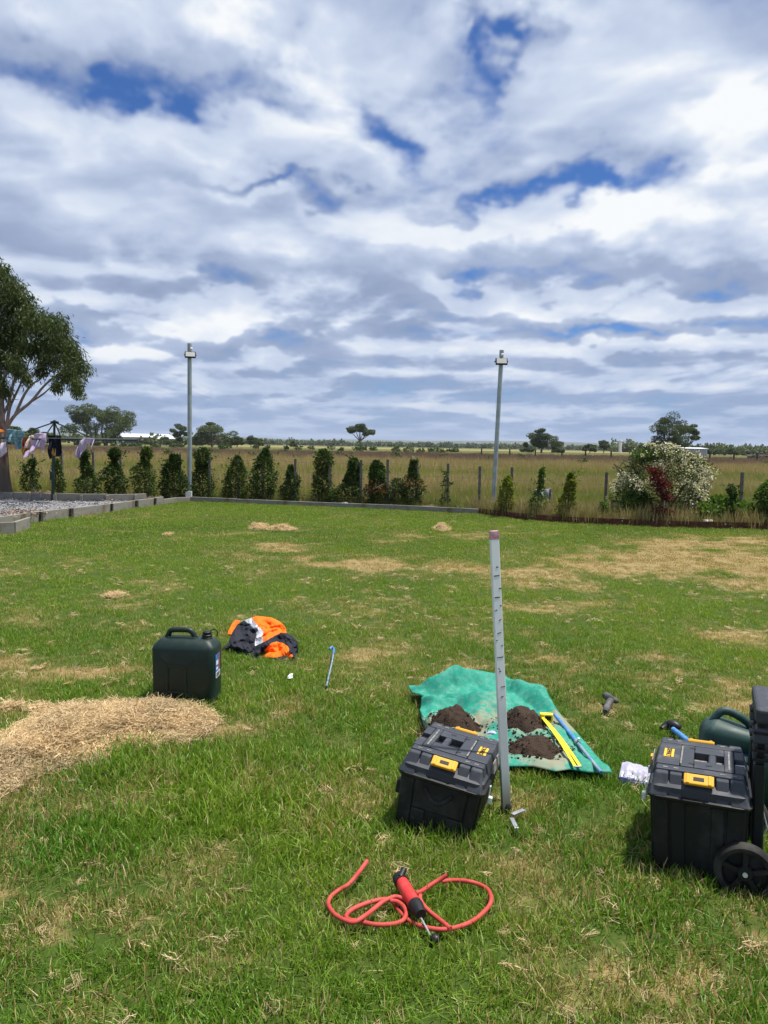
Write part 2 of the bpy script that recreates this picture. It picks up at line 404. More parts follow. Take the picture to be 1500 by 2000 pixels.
# dry and lush places of the lawn: place in the photograph, half width, half height, amount
DRY = [(1300, 1098, 190, 22, .95), (1390, 1062, 140, 11, .9), (1480, 1120, 90, 26, .8), (1190, 1110, 50, 14, .5), (700, 1104, 150, 10, .75), (560, 1070, 75, 8, .6), (620, 1093, 60, 8, .5),
       (1040, 1125, 100, 24, .55), (930, 1108, 90, 9, .5), (450, 1090, 70, 10, .35), (160, 1312, 150, 16, .75), (50, 1300, 70, 18, .6), (190, 1180, 45, 9, .5), (150, 1195, 30, 8, .5), (60, 1220, 60, 10, .3),
       (1100, 1288, 60, 14, .55), (1430, 1245, 70, 10, .5), (1350, 1335, 150, 20, .6), (1440, 1385, 80, 22, .65), (1280, 1285, 60, 10, .4), (1080, 1310, 50, 10, .35), (760, 1270, 60, 20, .3), (1200, 1400, 60, 30, .4),
       (425, 1675, 45, 22, .6), (1010, 1570, 60, 34, .5), (470, 1440, 70, 30, .22), (430, 1425, 30, 16, .4), (250, 1960, 150, 40, .65), (430, 1890, 90, 40, .55), (690, 1790, 70, 35, .5), (480, 1960, 80, 40, .6),
       (880, 1690, 120, 50, .35), (1060, 1720, 120, 60, .4), (1180, 1640, 90, 40, .4), (1430, 1900, 160, 60, .4), (1150, 1900, 140, 50, .35), (620, 1610, 60, 30, .3), (60, 1750, 120, 40, .45), (240, 1790, 60, 40, .4),
       (300, 1560, 120, 30, .25), (690, 1560, 80, 40, .35), (560, 1380, 40, 15, .4), (20, 1520, 60, 40, .5), (560, 1520, 100, 30, .3), (230, 1820, 100, 30, .3), (40, 1390, 50, 16, .4), (860, 1045, 200, 8, .25), (1150, 1180, 100, 12, .25)]
LUSH = [(260, 1500, 330, 50, 1.0), (480, 1560, 220, 60, .8), (640, 1395, 150, 50, .6), (330, 1370, 120, 16, .5), (130, 1370, 140, 40, .5), (650, 1650, 120, 50, .3), (850, 1560, 120, 40, .2), (1010, 1540, 60, 40, .3), (1080, 1400, 60, 40, .1), (160, 1620, 200, 60, .4), (1340, 1730, 180, 20, .35), (840, 1640, 90, 18, .3)]
def px_patches(x, y, lst, soft=1.0):
    P = np.stack([x, y, np.zeros_like(x)], -1); pxy = proj(P); t = np.zeros(np.shape(x))
    for a, b, rx, ry, w in lst:
        q = ((pxy[..., 0] - a) / rx) ** 2 + ((pxy[..., 1] - b) / ry) ** 2
        t = np.maximum(t, w * np.exp(-q * .8))
    return t
def dryness(x, y):
    y_ = np.maximum(y, .8)
    p = px_patches(x, y_, DRY) * np.interp(y_, [2.2, 3.4, 6.5, 8.5], [.62, .95, 1.0, 1.6])
    n = fbm(x * 1.3, y * 1.3, 4, .6, 300); f = fbm(x * 5, y * 5, 3, .6, 320)
    g2 = fbm(x * 2.6, y * 2.6, 5, .62, 330)
    return np.clip(p * np.clip(.1 + 3.2 * (g2 - .28), 0, 1.25) + np.clip((n - .49) * 1.1, 0, .3) + np.clip((f - .53) * 1.5, 0, .35) + .05, 0, .97)
def lushness(x, y):
    return np.clip(px_patches(x, np.maximum(y, .8), LUSH) + .8 * (fbm(x * 2.2, y * 2.2, 3, .5, 340) - .5), 0, 1.2)

# ------------------------------------------------------------------ ground sheets
def m_lawn(q):
    p = pos(q); d = attr(q, 'dry'); n = q.noise(p, 14, 6, .65); n2 = q.noise(p, 90, 3, .6)
    gr = q.mix(n, (.026, .050, .008), (.066, .10, .018)); st = q.mix(n2, (.15, .105, .045), (.34, .26, .12))
    f = q.smooth(q.m('ADD', d, q.m('MULTIPLY', q.m('SUBTRACT', n, .5), .9)), .25, .75)
    return pr(q, q.mix(f, gr, st), .95, .1, 0, n2, .6, .01)
M_LAWN = mat('lawn_ground', m_lawn)
gx = np.linspace(-11, 13, 200); gy = np.concatenate([np.linspace(-3, 1.2, 6)[:-1], np.linspace(1.2, 8, 90)[:-1], np.linspace(8, 19.5, 70)])
X, Y = np.meshgrid(gx, gy); P = np.stack([X, Y, np.zeros_like(X)], -1)
me = grid_mesh('lawn', P, {'dry': dryness(X, Y).ravel()})
import bmesh
bm = bmesh.new(); bm.from_mesh(me)
bad = [v for v in bm.verts]
cx = np.array([v.co.x for v in bm.verts]); cy = np.array([v.co.y for v in bm.verts])
keep = in_poly(cx, cy, LAWN) | (seg_dist(cx, cy, LAWN) < .12)
bmesh.ops.delete(bm, geom=[v for v, kp in zip(bad, keep) if not kp], context='VERTS'); bm.to_mesh(me); bm.free()
kind(link('lawn', me, M_LAWN), 'structure')

FIELD_Z = -0.012
def field_tone(q, p):
    x, y, z = q.sep(p)
    w = q.noise(q.vm('MULTIPLY', p, (.05, .10, 0)), 1.0, 4, .6); w2 = q.noise(q.vm('MULTIPLY', p, (.25, .5, 0)), 1.0, 4, .6)
    yy = q.m('ADD', y, q.m('MULTIPLY', q.m('SUBTRACT', w, .5), q.m('MULTIPLY', y, .55)))
    f = q.m('DIVIDE', q.m('LOGARITHM', q.m('DIVIDE', yy, 15.0), 2.718), 4.2)
    col = q.ramp(f, [(0.0, (.13, .12, .035)), (.10, (.16, .14, .045)), (.19, (.12, .15, .03)), (.235, (.17, .135, .045)), (.33, (.17, .125, .05)), (.43, (.11, .075, .055)), (.50, (.12, .08, .06)), (.545, (.13, .125, .04)), (.62, (.10, .115, .03)), (.70, (.12, .13, .04)), (.76, (.30, .23, .10)), (.9, (.09, .11, .04))])
    return q.mix(q.m('MULTIPLY', q.smooth(w2, .45, .7), .45), col, (.085, .11, .025))
def m_field(q):
    p = pos(q); n = q.noise(q.vm('MULTIPLY', p, (1, .5, 1)), 3, 5, .65)
    c = field_tone(q, p); return pr(q, q.mix(1.0, c, q.mix(n, (.55, .55, .55), (1.35, 1.35, 1.35)), 'MULTIPLY'), .95, .1)
M_FIELD = mat('field_ground', m_field)
ys = np.array([-40, -3, 10, 14, 20, 30, 50, 90, 150, 300, 700, 1500, 3000, 7000.]); xs = np.array([-7000, -2500, -900, -300, -100, -40, -15, 0, 15, 40, 100, 300, 900, 2500, 7000.])
X, Y = np.meshgrid(xs, ys)
kind(link('field', grid_mesh('field', np.stack([X, Y, np.full_like(X, FIELD_Z)], -1)), M_FIELD), 'structure')

# ------------------------------------------------------------------ grass
def blade_proto(name, nb, rad, h0, h1, w, lean, m, seed, flat=0.0):
    r = np.random.default_rng(seed)
    a = r.random(nb) * 2 * pi; rr = rad * np.sqrt(r.random(nb)); bx, by = rr * np.cos(a), rr * np.sin(a)
    h = h0 + (h1 - h0) * r.random(nb) ** 1.3; th = r.random(nb) * 2 * pi; ln = lean * (.25 + r.random(nb) ** 1.2); yw = r.random(nb) * pi
    dirx, diry = np.cos(th) * ln, np.sin(th) * ln
    lie = r.random(nb) < flat; h = np.where(lie, h * .35, h); dirx = np.where(lie, dirx * 3.2, dirx); diry = np.where(lie, diry * 3.2, diry)
    sx, sy = np.cos(yw), np.sin(yw); V = []; H = []
    for i, (t, wf) in enumerate(((0, 1.0), (.4, .9), (.75, .6), (1.0, 0))):
        cx = bx + dirx * h0 * 0 + dirx * (h1 * .9) * t ** 1.8; cyy = by + diry * (h1 * .9) * t ** 1.8; cz = h * t * (1 - .18 * t * ln / max(lean, 1e-6))
        if t < 1:
            V += [np.stack([cx - sx * w * wf / 2, cyy - sy * w * wf / 2, cz], -1), np.stack([cx + sx * w * wf / 2, cyy + sy * w * wf / 2, cz], -1)]; H += [np.full(nb, t)] * 2
        else: V += [np.stack([cx, cyy, cz], -1)]; H += [np.full(nb, t)]
    V = np.stack(V, 1); H = np.stack(H, 1); b = np.arange(nb)[:, None] * 7
    tri = np.concatenate([b + np.array([[0, 1, 3]]), b + np.array([[0, 3, 2]]), b + np.array([[2, 3, 5]]), b + np.array([[2, 5, 4]]), b + np.array([[4, 5, 6]])])
    br = np.repeat(r.random(nb), 7); br2 = np.repeat(r.random(nb), 7)
    me = np_mesh(name, V.reshape(-1, 3), tri, {'h': H.ravel(), 'br': br, 'br2': br2}); me.materials.append(m)
    me.polygons.foreach_set('use_smooth', [True] * len(me.polygons)); return me
def m_grass(q):
    h = attr(q, 'h'); br = attr(q, 'br'); b2 = attr(q, 'br2'); dry = attr(q, 'dry', 'INSTANCER'); tone = attr(q, 'tone', 'INSTANCER')
    g1 = q.mix(tone, (.068, .165, .012), (.175, .275, .024)); g2 = q.mix(tone, (.105, .25, .020), (.27, .38, .036))
    gc = q.mix(br, g1, g2)
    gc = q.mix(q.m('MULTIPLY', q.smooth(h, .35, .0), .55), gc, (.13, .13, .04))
    st = q.mix(br, (.24, .165, .065), (.60, .48, .24))
    dd = q.smooth(q.m('SUBTRACT', dry, b2), -.03, .03)
    col = q.mix(dd, gc, st)
    d = pr(q, col, .45, .35)
    t = q.new('ShaderNodeBsdfTranslucent'); q.put(t.inputs[0], q.mix(1.0, col, (1.15, 1.2, .5), 'MULTIPLY'))
    mx = q.new('ShaderNodeMixShader'); mx.inputs[0].default_value = .32; q.l.new(d, mx.inputs[1]); q.l.new(t.outputs[0], mx.inputs[2])
    return mx.outputs[0]
M_GRASS = mat('grass_blades', m_grass)
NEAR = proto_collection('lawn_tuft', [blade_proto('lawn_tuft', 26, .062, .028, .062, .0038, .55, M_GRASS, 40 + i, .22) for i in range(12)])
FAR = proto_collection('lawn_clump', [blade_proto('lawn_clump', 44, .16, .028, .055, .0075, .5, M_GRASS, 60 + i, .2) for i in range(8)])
KEEP_OUT = []     # polygons on the lawn where something lies on the grass
def lawn_points(y0, y1, dens, seed):
    r = np.random.default_rng(seed); xm = .58 * y1 + .8; n = int(dens * (y1 - y0) * 2 * xm)
    x = (r.random(n) * 2 - 1) * xm; y = y0 + r.random(n) * (y1 - y0)
    ok = in_poly(x, y, LAWN) & (np.abs(x) < .58 * y + .8)
    for pl in KEEP_OUT: ok &= ~in_poly(x, y, pl)
    return x[ok], y[ok]
def grow_lawn():
    for nm, y0, y1, dens, pc, sd in (('lawn_grass', 1.25, 3.4, 620, NEAR, 1), ('lawn_grass', 3.4, 6.0, 470, NEAR, 2), ('lawn_grass', 6.0, 9.5, 300, NEAR, 3), ('lawn_grass', 9.5, 19.6, 105, FAR, 4)):
        x, y = lawn_points(y0, y1, dens, sd); r = np.random.default_rng(sd + 50); n = len(x)
        dr = dryness(x, y); lu = lushness(x, y)
        s = (.78 + .35 * r.random(n)) * (1 + .85 * lu) * (1 - .30 * dr) * np.interp(y, [2.6, 4.5, 7], [1.0, .86, .80])
        near_obj = np.zeros(n)
        rot = np.stack([r.normal(0, .12, n), r.normal(0, .12, n), r.random(n) * 2 * pi], -1)
        tone = np.clip(fbm(x * .7, y * .7, 4, .55, 400) * 1.5 - .35 + .25 * (fbm(x * .16, y * .22, 2, .5, 420) - .4) * 2 + np.interp(y, [2.5, 4.5, 8, 14], [0, .18, .38, .34]) + r.normal(0, .12, n), 0, 1)
        P_ = np.stack([x, y, np.full(n, -.004)], -1)
        scatter(nm, P_, s, rot, pc, None, {'dry': dr, 'tone': tone}, sd)
HAZE = 0.9e-4
# ------------------------------------------------------------------ garden edge, gravel, fence
def m_timber(q):
    p = ocoord(q); g = q.noise(q.vm('MULTIPLY', p, (3, 60, 60)), 1.0, 4, .6); s = q.noise(p, 4, 5, .6)
    c = q.mix(g, (.15, .14, .12), (.33, .315, .27)); c = q.mix(q.smooth(s, .48, .72), c, (.15, .12, .085))
    return pr(q, c, .85, .2, 0, g, .5, .004)
M_TIMBER = mat('weathered_timber', m_timber)
M_DPOST = simple('dark_post', (.035, .032, .030), (.08, .07, .06), 12, .8, .2)
M_RUST = simple('rusted_steel', (.075, .028, .020), (.14, .055, .032), 9, .85, .2, 0, .3, .003)
M_STAKE = simple('grey_stake', (.11, .10, .09), (.20, .185, .165), 16, .9, .1)
M_SOIL = simple('garden_soil', (.05, .037, .025), (.13, .10, .07), 18, .95, .1, 0, .7, .03, True)
M_GALV = simple('galvanised_steel', (.30, .35, .36), (.40, .45, .45), 7, .45, .5, .35, .05, .002)
def seg_box(mb, a, b, z0, z1, th, cut=0.004):
    """a board from a to b on the plan, its face along the line"""
    a = Vector((a[0], a[1], 0)); b = Vector((b[0], b[1], 0)); d = (b - a); L = d.length; an = atan2(d.y, d.x)
    c = (a + b) / 2
    return mb.box((0, 0, 0), (L - cut, th, z1 - z0)), Matrix.Translation((c.x, c.y, (z0 + z1) / 2)) @ Matrix.Rotation(an, 4, 'Z')
def boards(root, line, z0, z1, th, step=2.4, name='sleeper', post=None, pz=None, side=1, tops=None):
    pts = [np.array(p) for p in line]; acc = []
    for i in range(len(pts) - 1):
        L = np.linalg.norm(pts[i + 1] - pts[i]); n = max(1, int(round(L / step)))
        for j in range(n): acc.append((pts[i] + (pts[i + 1] - pts[i]) * j / n, pts[i] + (pts[i + 1] - pts[i]) * (j + 1) / n))
    inv = root.matrix_basis.inverted()
    for i, (a, b) in enumerate(acc):
        dz = random.uniform(-.008, .008)
        mb, m = seg_box(MB(), a, b, z0, z1 + dz, th); o = mb.obj(name, M_TIMBER, root, bevel=.006); o.matrix_basis = inv @ m
        if post:
            d = unit(b - a); nrm = np.array([d[1], -d[0]]) * side
            c = a + nrm * (th / 2 + .022)
            p_ = MB().box((0, 0, 0), (.075 if i % 2 else .05, .04, pz + .08)).obj('post', post, root, bevel=.004)
            p_.matrix_basis = inv @ Matrix.Translation((c[0], c[1], pz / 2 - .04)) @ Matrix.Rotation(atan2(d[1], d[0]), 4, 'Z') @ Matrix.Rotation(random.uniform(-.06, .06), 4, 'Y')
w = thing('retaining_wall', 'low grey timber sleeper wall with dark posts holding up the gravel', 'retaining wall', (WALL[3][0], WALL[3][1], 0))
line = hermite([np.append(p, 0) for p in WALL[1:]], 1)[:, :2]
ln = [WALL[0], WALL[1], G(76, 1018.5)[:2], G(136, 1010.5)[:2], G(215, 1000)[:2], G(264, 992.5)[:2], G(300, 987.5)[:2], WALL[-1]]
boards(w, ln, -.06, .185, .05, 2.4, post=M_DPOST, pz=.18)
wb = thing('retaining_wall', 'timber sleeper edging behind the clothesline at the back of the gravel', 'retaining wall', (*G(100, 978, .14)[:2], .14))
GB = [G(-120, 968, .14)[:2], G(24, 975, .14)[:2], G(60, 976.5, .14)[:2], G(110, 978, .14)[:2], G(160, 979, .14)[:2], G(210, 979, .14)[:2], G(262, 978, .14)[:2], G(285, 977, .14)[:2]]
boards(wb, GB, .08, .30, .05, 2.4, post=M_TIMBER, pz=.28)
wn = thing('garden_sleeper', 'end of a grey sleeper box standing before the gravel wall', 'sleeper', (*G(14, 1044)[:2], 0))
a, b = G(-160, 1052)[:2], G(28, 1042)[:2]
boards(wn, [a, b], -.05, .19, .05, 2.0)
boards(wn, [b, b + np.array([-.12, .75])], -.05, .185, .05, 2.0)
ge = thing('garden_edging', 'long low grey sleeper edging between the lawn and the shrubs', 'garden edging', (*EDGE[3], 0))
boards(ge, EDGE, -.05, .12, .05, 2.6)
st = thing('steel_edging', 'rust brown steel edging curving in front of the white flowering bush', 'garden edging', (*RUST[3], 0))
rc = hermite([np.append(p, 0) for p in RUST], 4)
for i in range(0, len(rc) - 1, 8):
    seg = rc[i:i + 9]; mb = MB(); r_ = []
    for j, p in enumerate(seg):
        t = seg[min(j + 1, len(seg) - 1)] - seg[max(j - 1, 0)]; nrm = unit(np.array([t[1], -t[0], 0])) * .004
        r_.append([tuple(p + nrm + [0, 0, -.05]), tuple(p + nrm + [0, 0, .135]), tuple(p - nrm + [0, 0, .135]), tuple(p - nrm + [0, 0, -.05])])
    mb.loft(r_); mb.obj('steel_strip', M_RUST, st, world=True)
    for j in (2, 6):
        if j < len(seg): MB().tube([seg[j] + [0, -.004, .095], seg[j] + [0, -.016, .095]], .013, 8).obj('bolt', M_GALV, st, world=True)

# planted strip behind the edging, gravel yard
bed = [tuple(p + np.array([0, .03])) for p in EDGE] + [tuple(p + np.array([0, .03])) for p in RUST[1:]] + [tuple(p + np.array([.2, 2.1])) for p in RUST[::-1]] + [tuple(p + np.array([.2, 1.9])) for p in EDGE[::-1]]
bx = np.linspace(-6.5, 14.5, 150); N = len(bx)
eall = np.array([p for p in EDGE] + [p for p in RUST[1:]]); e_y = np.interp(bx, eall[:, 0], eall[:, 1])
rows = []
for t in np.linspace(0, 1, 12):
    yy = e_y + .03 + t * 2.3; zz = .075 + .05 * (fbm(bx * 3, yy * 3, 4, .5, 500) - .5) - (.10 * max(0, t - .75) / .25)
    rows.append(np.stack([bx, yy, zz], -1))
kind(link('garden_bed', grid_mesh('garden_bed', np.array(rows)), M_SOIL, smooth=180), 'structure')
def m_gravel(q):
    p = pos(q); v = q.new('ShaderNodeTexVoronoi', feature='F1'); q.put(v.inputs['Vector'], p); v.inputs['Scale'].default_value = 38
    n = q.noise(p, 3, 4); c = q.mix(v.outputs['Distance'], (.24, .24, .245), (.10, .10, .105)); c = q.mix(q.m('MULTIPLY', q.sep(v.outputs['Color'])[0], .5), c, (.36, .36, .37))
    return pr(q, q.mix(q.smooth(n, .5, .75), c, (.16, .13, .10)), .9, .2, 0, v.outputs['Distance'], .8, -.02)
M_GRAVEL = mat('gravel', m_gravel)
gp = [tuple(p) for p in WALL] + [tuple(p) for p in GB[::-1]] + [(-16, GB[0][1]), (-16, WALL[0][1])]
X, Y = np.meshgrid(np.linspace(-16, -5, 60), np.linspace(9, 20, 60)); Z = .138 + .03 * (fbm(X * 2, Y * 2, 4, .5, 520) - .5)
me = grid_mesh('gravel_yard', np.stack([X, Y, Z], -1)); bm = bmesh.new(); bm.from_mesh(me); vs_ = list(bm.verts)
kp = in_poly(X.ravel(), Y.ravel(), gp)
for v, k_ in zip(vs_, kp):
    if not k_:
        # pull border points onto the outline
        pass
bmesh.ops.delete(bm, geom=[v for v, k_ in zip(vs_, kp) if not k_ and seg_dist(np.array([v.co.x]), np.array([v.co.y]), gp)[0] > .02], context='VERTS'); bm.to_mesh(me); bm.free()
kind(link('gravel_yard', me, M_GRAVEL), 'structure')
stone = [];
for i in range(5):
    b_ = bmesh.new(); bmesh.ops.create_icosphere(b_, subdivisions=1, radius=.5)
    for v in b_.verts: v.co *= random.uniform(.7, 1.2); v.co.z *= .6
    m_ = bpy.data.meshes.new('stone'); b_.to_mesh(m_); b_.free(); stone.append(m_)
def m_stone(q):
    t = attr(q, 'tone', 'INSTANCER'); return pr(q, q.ramp(t, [(0, (.09, .09, .095)), (.6, (.27, .27, .28)), (.9, (.42, .41, .40)), (1, (.22, .13, .08))]), .9, .2)
M_STONE = mat('stone', m_stone)
for m_ in stone: m_.materials.append(M_STONE)
SP = proto_collection('stone', stone)
n = 16000; x = rng.uniform(-14, -5, n); y = rng.uniform(11, 19, n); ok = in_poly(x, y, gp); x, y = x[ok], y[ok]; n = len(x)
scatter('gravel_stones', np.stack([x, y, np.full(n, .145)], -1), .018 + .035 * rng.random(n) ** 2, rng.uniform(0, 6, (n, 3)), SP, None, {'tone': rng.random(n)}, 5)
# leaf litter on the near edge of the gravel
M_LITTER = simple('dead_leaf', (.22, .12, .07), (.42, .34, .27), 30, .8, .2)
def litter(name, centre_px, rx, ry, n, z, m=M_LITTER, L=(.05, .10)):
    P = np.array([G(centre_px[0] + rng.normal() * rx, centre_px[1] + rng.normal() * ry, z) for _ in range(n)]); P[:, 2] += rng.random(n) * .03
    d = rng.normal(size=(n, 3)); d[:, 2] *= .25
    return kind(leaves(name, P, d, rng.uniform(*L, n), .03, m), 'stuff')
litter('fallen_leaves', (35, 1003), 32, 3.5, 240, .15)
litter('fallen_leaves', (218, 976), 12, 1.2, 70, .16)
litter('fallen_leaves', (75, 962), 12, 1.5, 60, .30)

# fence of grey stakes and wire behind the shrubs
FENCE_PX = [(-60, 948), (65, 955), (122, 962), (183, 958), (236, 962), (291, 967), (352, 970), (409, 975), (465, 977), (513, 980), (576, 983), (643, 986), (705, 984), (757, 985), (814, 986), (875, 990), (937, 993), (1000, 998), (1056, 1001), (1121, 1004), (1184, 1008), (1240, 1010), (1300, 1012), (1382, 1013), (1449, 1016), (1520, 1020), (1600, 1024)]
FTOP = {65: 886, 122: 880, 183: 882, 236: 884, 291: 890, 352: 887, 409: 893, 465: 896, 513: 890, 576: 896, 643: 900, 705: 898, 757: 897, 814: 905, 875: 905, 937: 910, 1000: 912, 1056: 915, 1121: 920, 1184: 922, 1240: 925, 1300: 925, 1382: 930, 1449: 922}
fz = .02
F0, F1 = G(65, 961, .05), G(1449, 1015, .05)
fence = thing('wire_fence', 'wire fence on thin grey stakes running behind the whole row of shrubs', 'fence', (*(F0 + F1)[:2] / 2, 0))
ft = []
fl = unit((F1 - F0)[:2])
for i, (px, py) in enumerate(FENCE_PX):
    # where the ray of this stake meets the straight fence line
    d = ray(px, 940)[:2]; A_ = np.array([[d[0], -fl[0]], [d[1], -fl[1]]]); t = np.linalg.solve(A_, F0[:2])[0]; b = d * t
    px_top = FTOP.get(px, 905); top = D(px, px_top, b[1]) if px in FTOP else np.array([b[0], b[1], 1.15]); h = max(.8, top[2])
    lean = random.uniform(-.012, .012)
    mb = MB().box((0, 0, 0), (.062 if px > 120 else .045, .05, h + .3)); o = mb.obj('stake', M_STAKE, fence, bevel=.006)
    o.matrix_basis = fence.matrix_basis.inverted() @ Matrix.Translation((b[0], b[1], h / 2 - .15)) @ Matrix.Rotation(lean, 4, 'Y') @ Matrix.Rotation(random.uniform(-.3, .3), 4, 'Z')
    ft.append((b[0], b[1], h))
M_WIRE = simple('wire', (.10, .10, .095), None, rough=.6, spec=.4)
for fr in (.22, .48, .72, .93):
    MB().tube([(a, b - .03, h * fr) for a, b, h in ft], 0.0022, 4).obj('wire', M_WIRE, fence, world=True)

# a second, far fence across the paddock
f2 = thing('paddock_fence', 'distant line of short dark posts across the brown paddock', 'fence', (30, 100, 0))
M_FP = simple('far_post', (.06, .045, .035), None, rough=.9)
pm = None
for px in [1045, 1097, 1143, 1193, 1240, 1290, 1340, 1386, 1433, 1478, 995, 940]:
    d = ray(px, 900)[:2]; b = d * (105 / d[1])
    o = MB().box((0, 0, .55), (.17, .17, 1.5)).obj('post', M_FP, f2) if pm is None else link('post', pm, None, f2)
    pm = pm or o.data; o.matrix_basis = f2.matrix_basis.inverted() @ Matrix.Translation((b[0], b[1], 0))
MB().tube([(ray(px, 900)[0] / ray(px, 900)[1] * 105, 105, .95) for px in (940, 1200, 1478)], .02, 4).obj('wire', M_FP, f2, world=True)

# ------------------------------------------------------------------ flood light poles
M_BLACKP = simple('black_plastic', (.012, .012, .013), (.03, .03, .032), 20, .45, .4)
M_LAMP = simple('lamp_glass', (.50, .50, .47), (.58, .58, .54), 30, .3, .5)
M_BOXW = simple('white_box', (.72, .71, .66), None, rough=.5)
def pole(px, base_py, top_px, top_py, head_px, head_py, rad, yaw, label, y=None):
    b = G(px, base_py, .06) if y is None else D(px, base_py, y)
    t = D(top_px, top_py, b[1]); hd = D(head_px, head_py, b[1])
    r = thing('flood_light_pole', label, 'light pole', (b[0], b[1], b[2]), None, 'flood light poles at the garden edge')
    MB().tube([b - [0, 0, .3], b, t], rad, 14).obj('pole', M_GALV, r, world=True, smooth=40)
    MB().box(b + np.array([.0, -.085, .16]), (.16, .08, .15)).obj('junction_box', M_BOXW, r, world=True, bevel=.01)
    rot = Matrix.Rotation(yaw, 3, 'Z') @ Matrix.Rotation(R_(-20), 3, 'X')
    c = Vector(hd) + Vector((0, -.115, 0))
    hb = MB().box((0, 0, 0), (.27, .05, .165)).obj('lamp_housing', M_BLACKP, r, bevel=.012); hb.matrix_basis = r.matrix_basis.inverted() @ (Matrix.Translation(c) @ rot.to_4x4())
    gl = MB().box((0, -.027, 0), (.225, .010, .12)).obj('lamp_glass', M_LAMP, hb, bevel=.003)
    br = MB(); br.tube([(-.142, 0, 0), (-.150, .06, .02), (-.05, .075, .02), (.05, .075, .02), (.150, .06, .02), (.142, 0, 0)], .012, 6); br.obj('bracket', M_BLACKP, hb)
    sn = MB().lathe([(.012, -.03), (.03, -.025), (.034, .01), (.02, .03), (.004, .034)], Vector(hd) + Vector((.02, -.085, .15)), 12); sn.obj('motion_sensor', M_BOXW, r, world=True, smooth=40)
    return r
pole(370.5, 977, 370.5, 671, 374, 694, .055, .25, 'grey steel flood light pole standing upright behind the left end of the edging', 18.95)
pole(962.5, 999, 980, 684, 978, 707, .05, 0.0, 'grey steel flood light pole leaning slightly to one side near the rusty edging', 17.1)

# ------------------------------------------------------------------ rotary clothesline and the washing
M_HOIST = simple('green_enamel', (.006, .026, .021), (.012, .038, .03), 10, .4, .4)
hb = G(103, 978, .14); hy = hb[1]; htop = D(106.5, 822, hy)
hoist = thing('clothesline', 'dark green rotary clothesline standing on the grey gravel', 'clothesline', hb)
MB().tube([hb - [0, 0, .2], hb, D(105, 890, hy)], .036, 12).obj('post', M_HOIST, hoist, world=True, smooth=40)
MB().tube([D(105, 892, hy), htop], .026, 12).obj('mast', M_HOIST, hoist, world=True, smooth=40)
MB().lathe([(.03, -.06), (.085, -.05), (.09, -.015), (.04, .0), (.01, .02)], htop, 14).obj('hub', M_HOIST, hoist, world=True, smooth=40)
MB().box(D(103.5, 928, hy) + np.array([0, -.03, 0]), (.09, .09, .16)).obj('winder', M_HOIST, hoist, world=True, bevel=.01)
arm_z = D(106, 856, hy)[2] - .01
tips = []
for an in (12, 102, 192, 282):
    a = R_(an); L = 1.78; tip = np.array([hb[0] + .03 + cos(a) * L, hy + sin(a) * L, arm_z + .015 * sin(a)]); tips.append(tip)
    ctr = np.array([hb[0] + .03, hy, arm_z - .02])
    MB().tube([ctr, tip], .017, 8).obj('arm', M_HOIST, hoist, world=True, smooth=40)
    mid = ctr + (tip - ctr) * .52
    MB().tube([htop - [0, 0, .03], mid], .014, 8).obj('stay', M_HOIST, hoist, world=True, smooth=40)
ctr = np.array([hb[0] + .03, hy, arm_z])
for fr in (.45, .63, .81, 1.0):
    pts = [ctr + (t - ctr) * fr + [0, 0, .02] for t in tips]; pts.append(pts[0])
    MB().tube(pts, .0045, 5).obj('line', M_WIRE, hoist, world=True)
def cloth_mat(name, c1, c2, sc=12, stripe=None):
    def b(q):
        p = ocoord(q); n = q.noise(p, sc, 4, .6); c = q.mix(q.smooth(n, .4, .62), c1, c2)
        if stripe is not None:
            wv = q.new('ShaderNodeTexWave', wave_type='BANDS', bands_direction='X'); q.put(wv.inputs[0], p); wv.inputs['Scale'].default_value = 14
            c = q.mix(q.smooth(wv.outputs['Fac'], .75, .9), c, stripe)
        d = pr(q, c, .85, .15); t = q.new('ShaderNodeBsdfTranslucent'); q.put(t.inputs[0], c); mx = q.new('ShaderNodeMixShader'); mx.inputs[0].default_value = .3
        q.l.new(d, mx.inputs[1]); q.l.new(t.outputs[0], mx.inputs[2]); return mx.outputs[0]
    return mat(name, b)
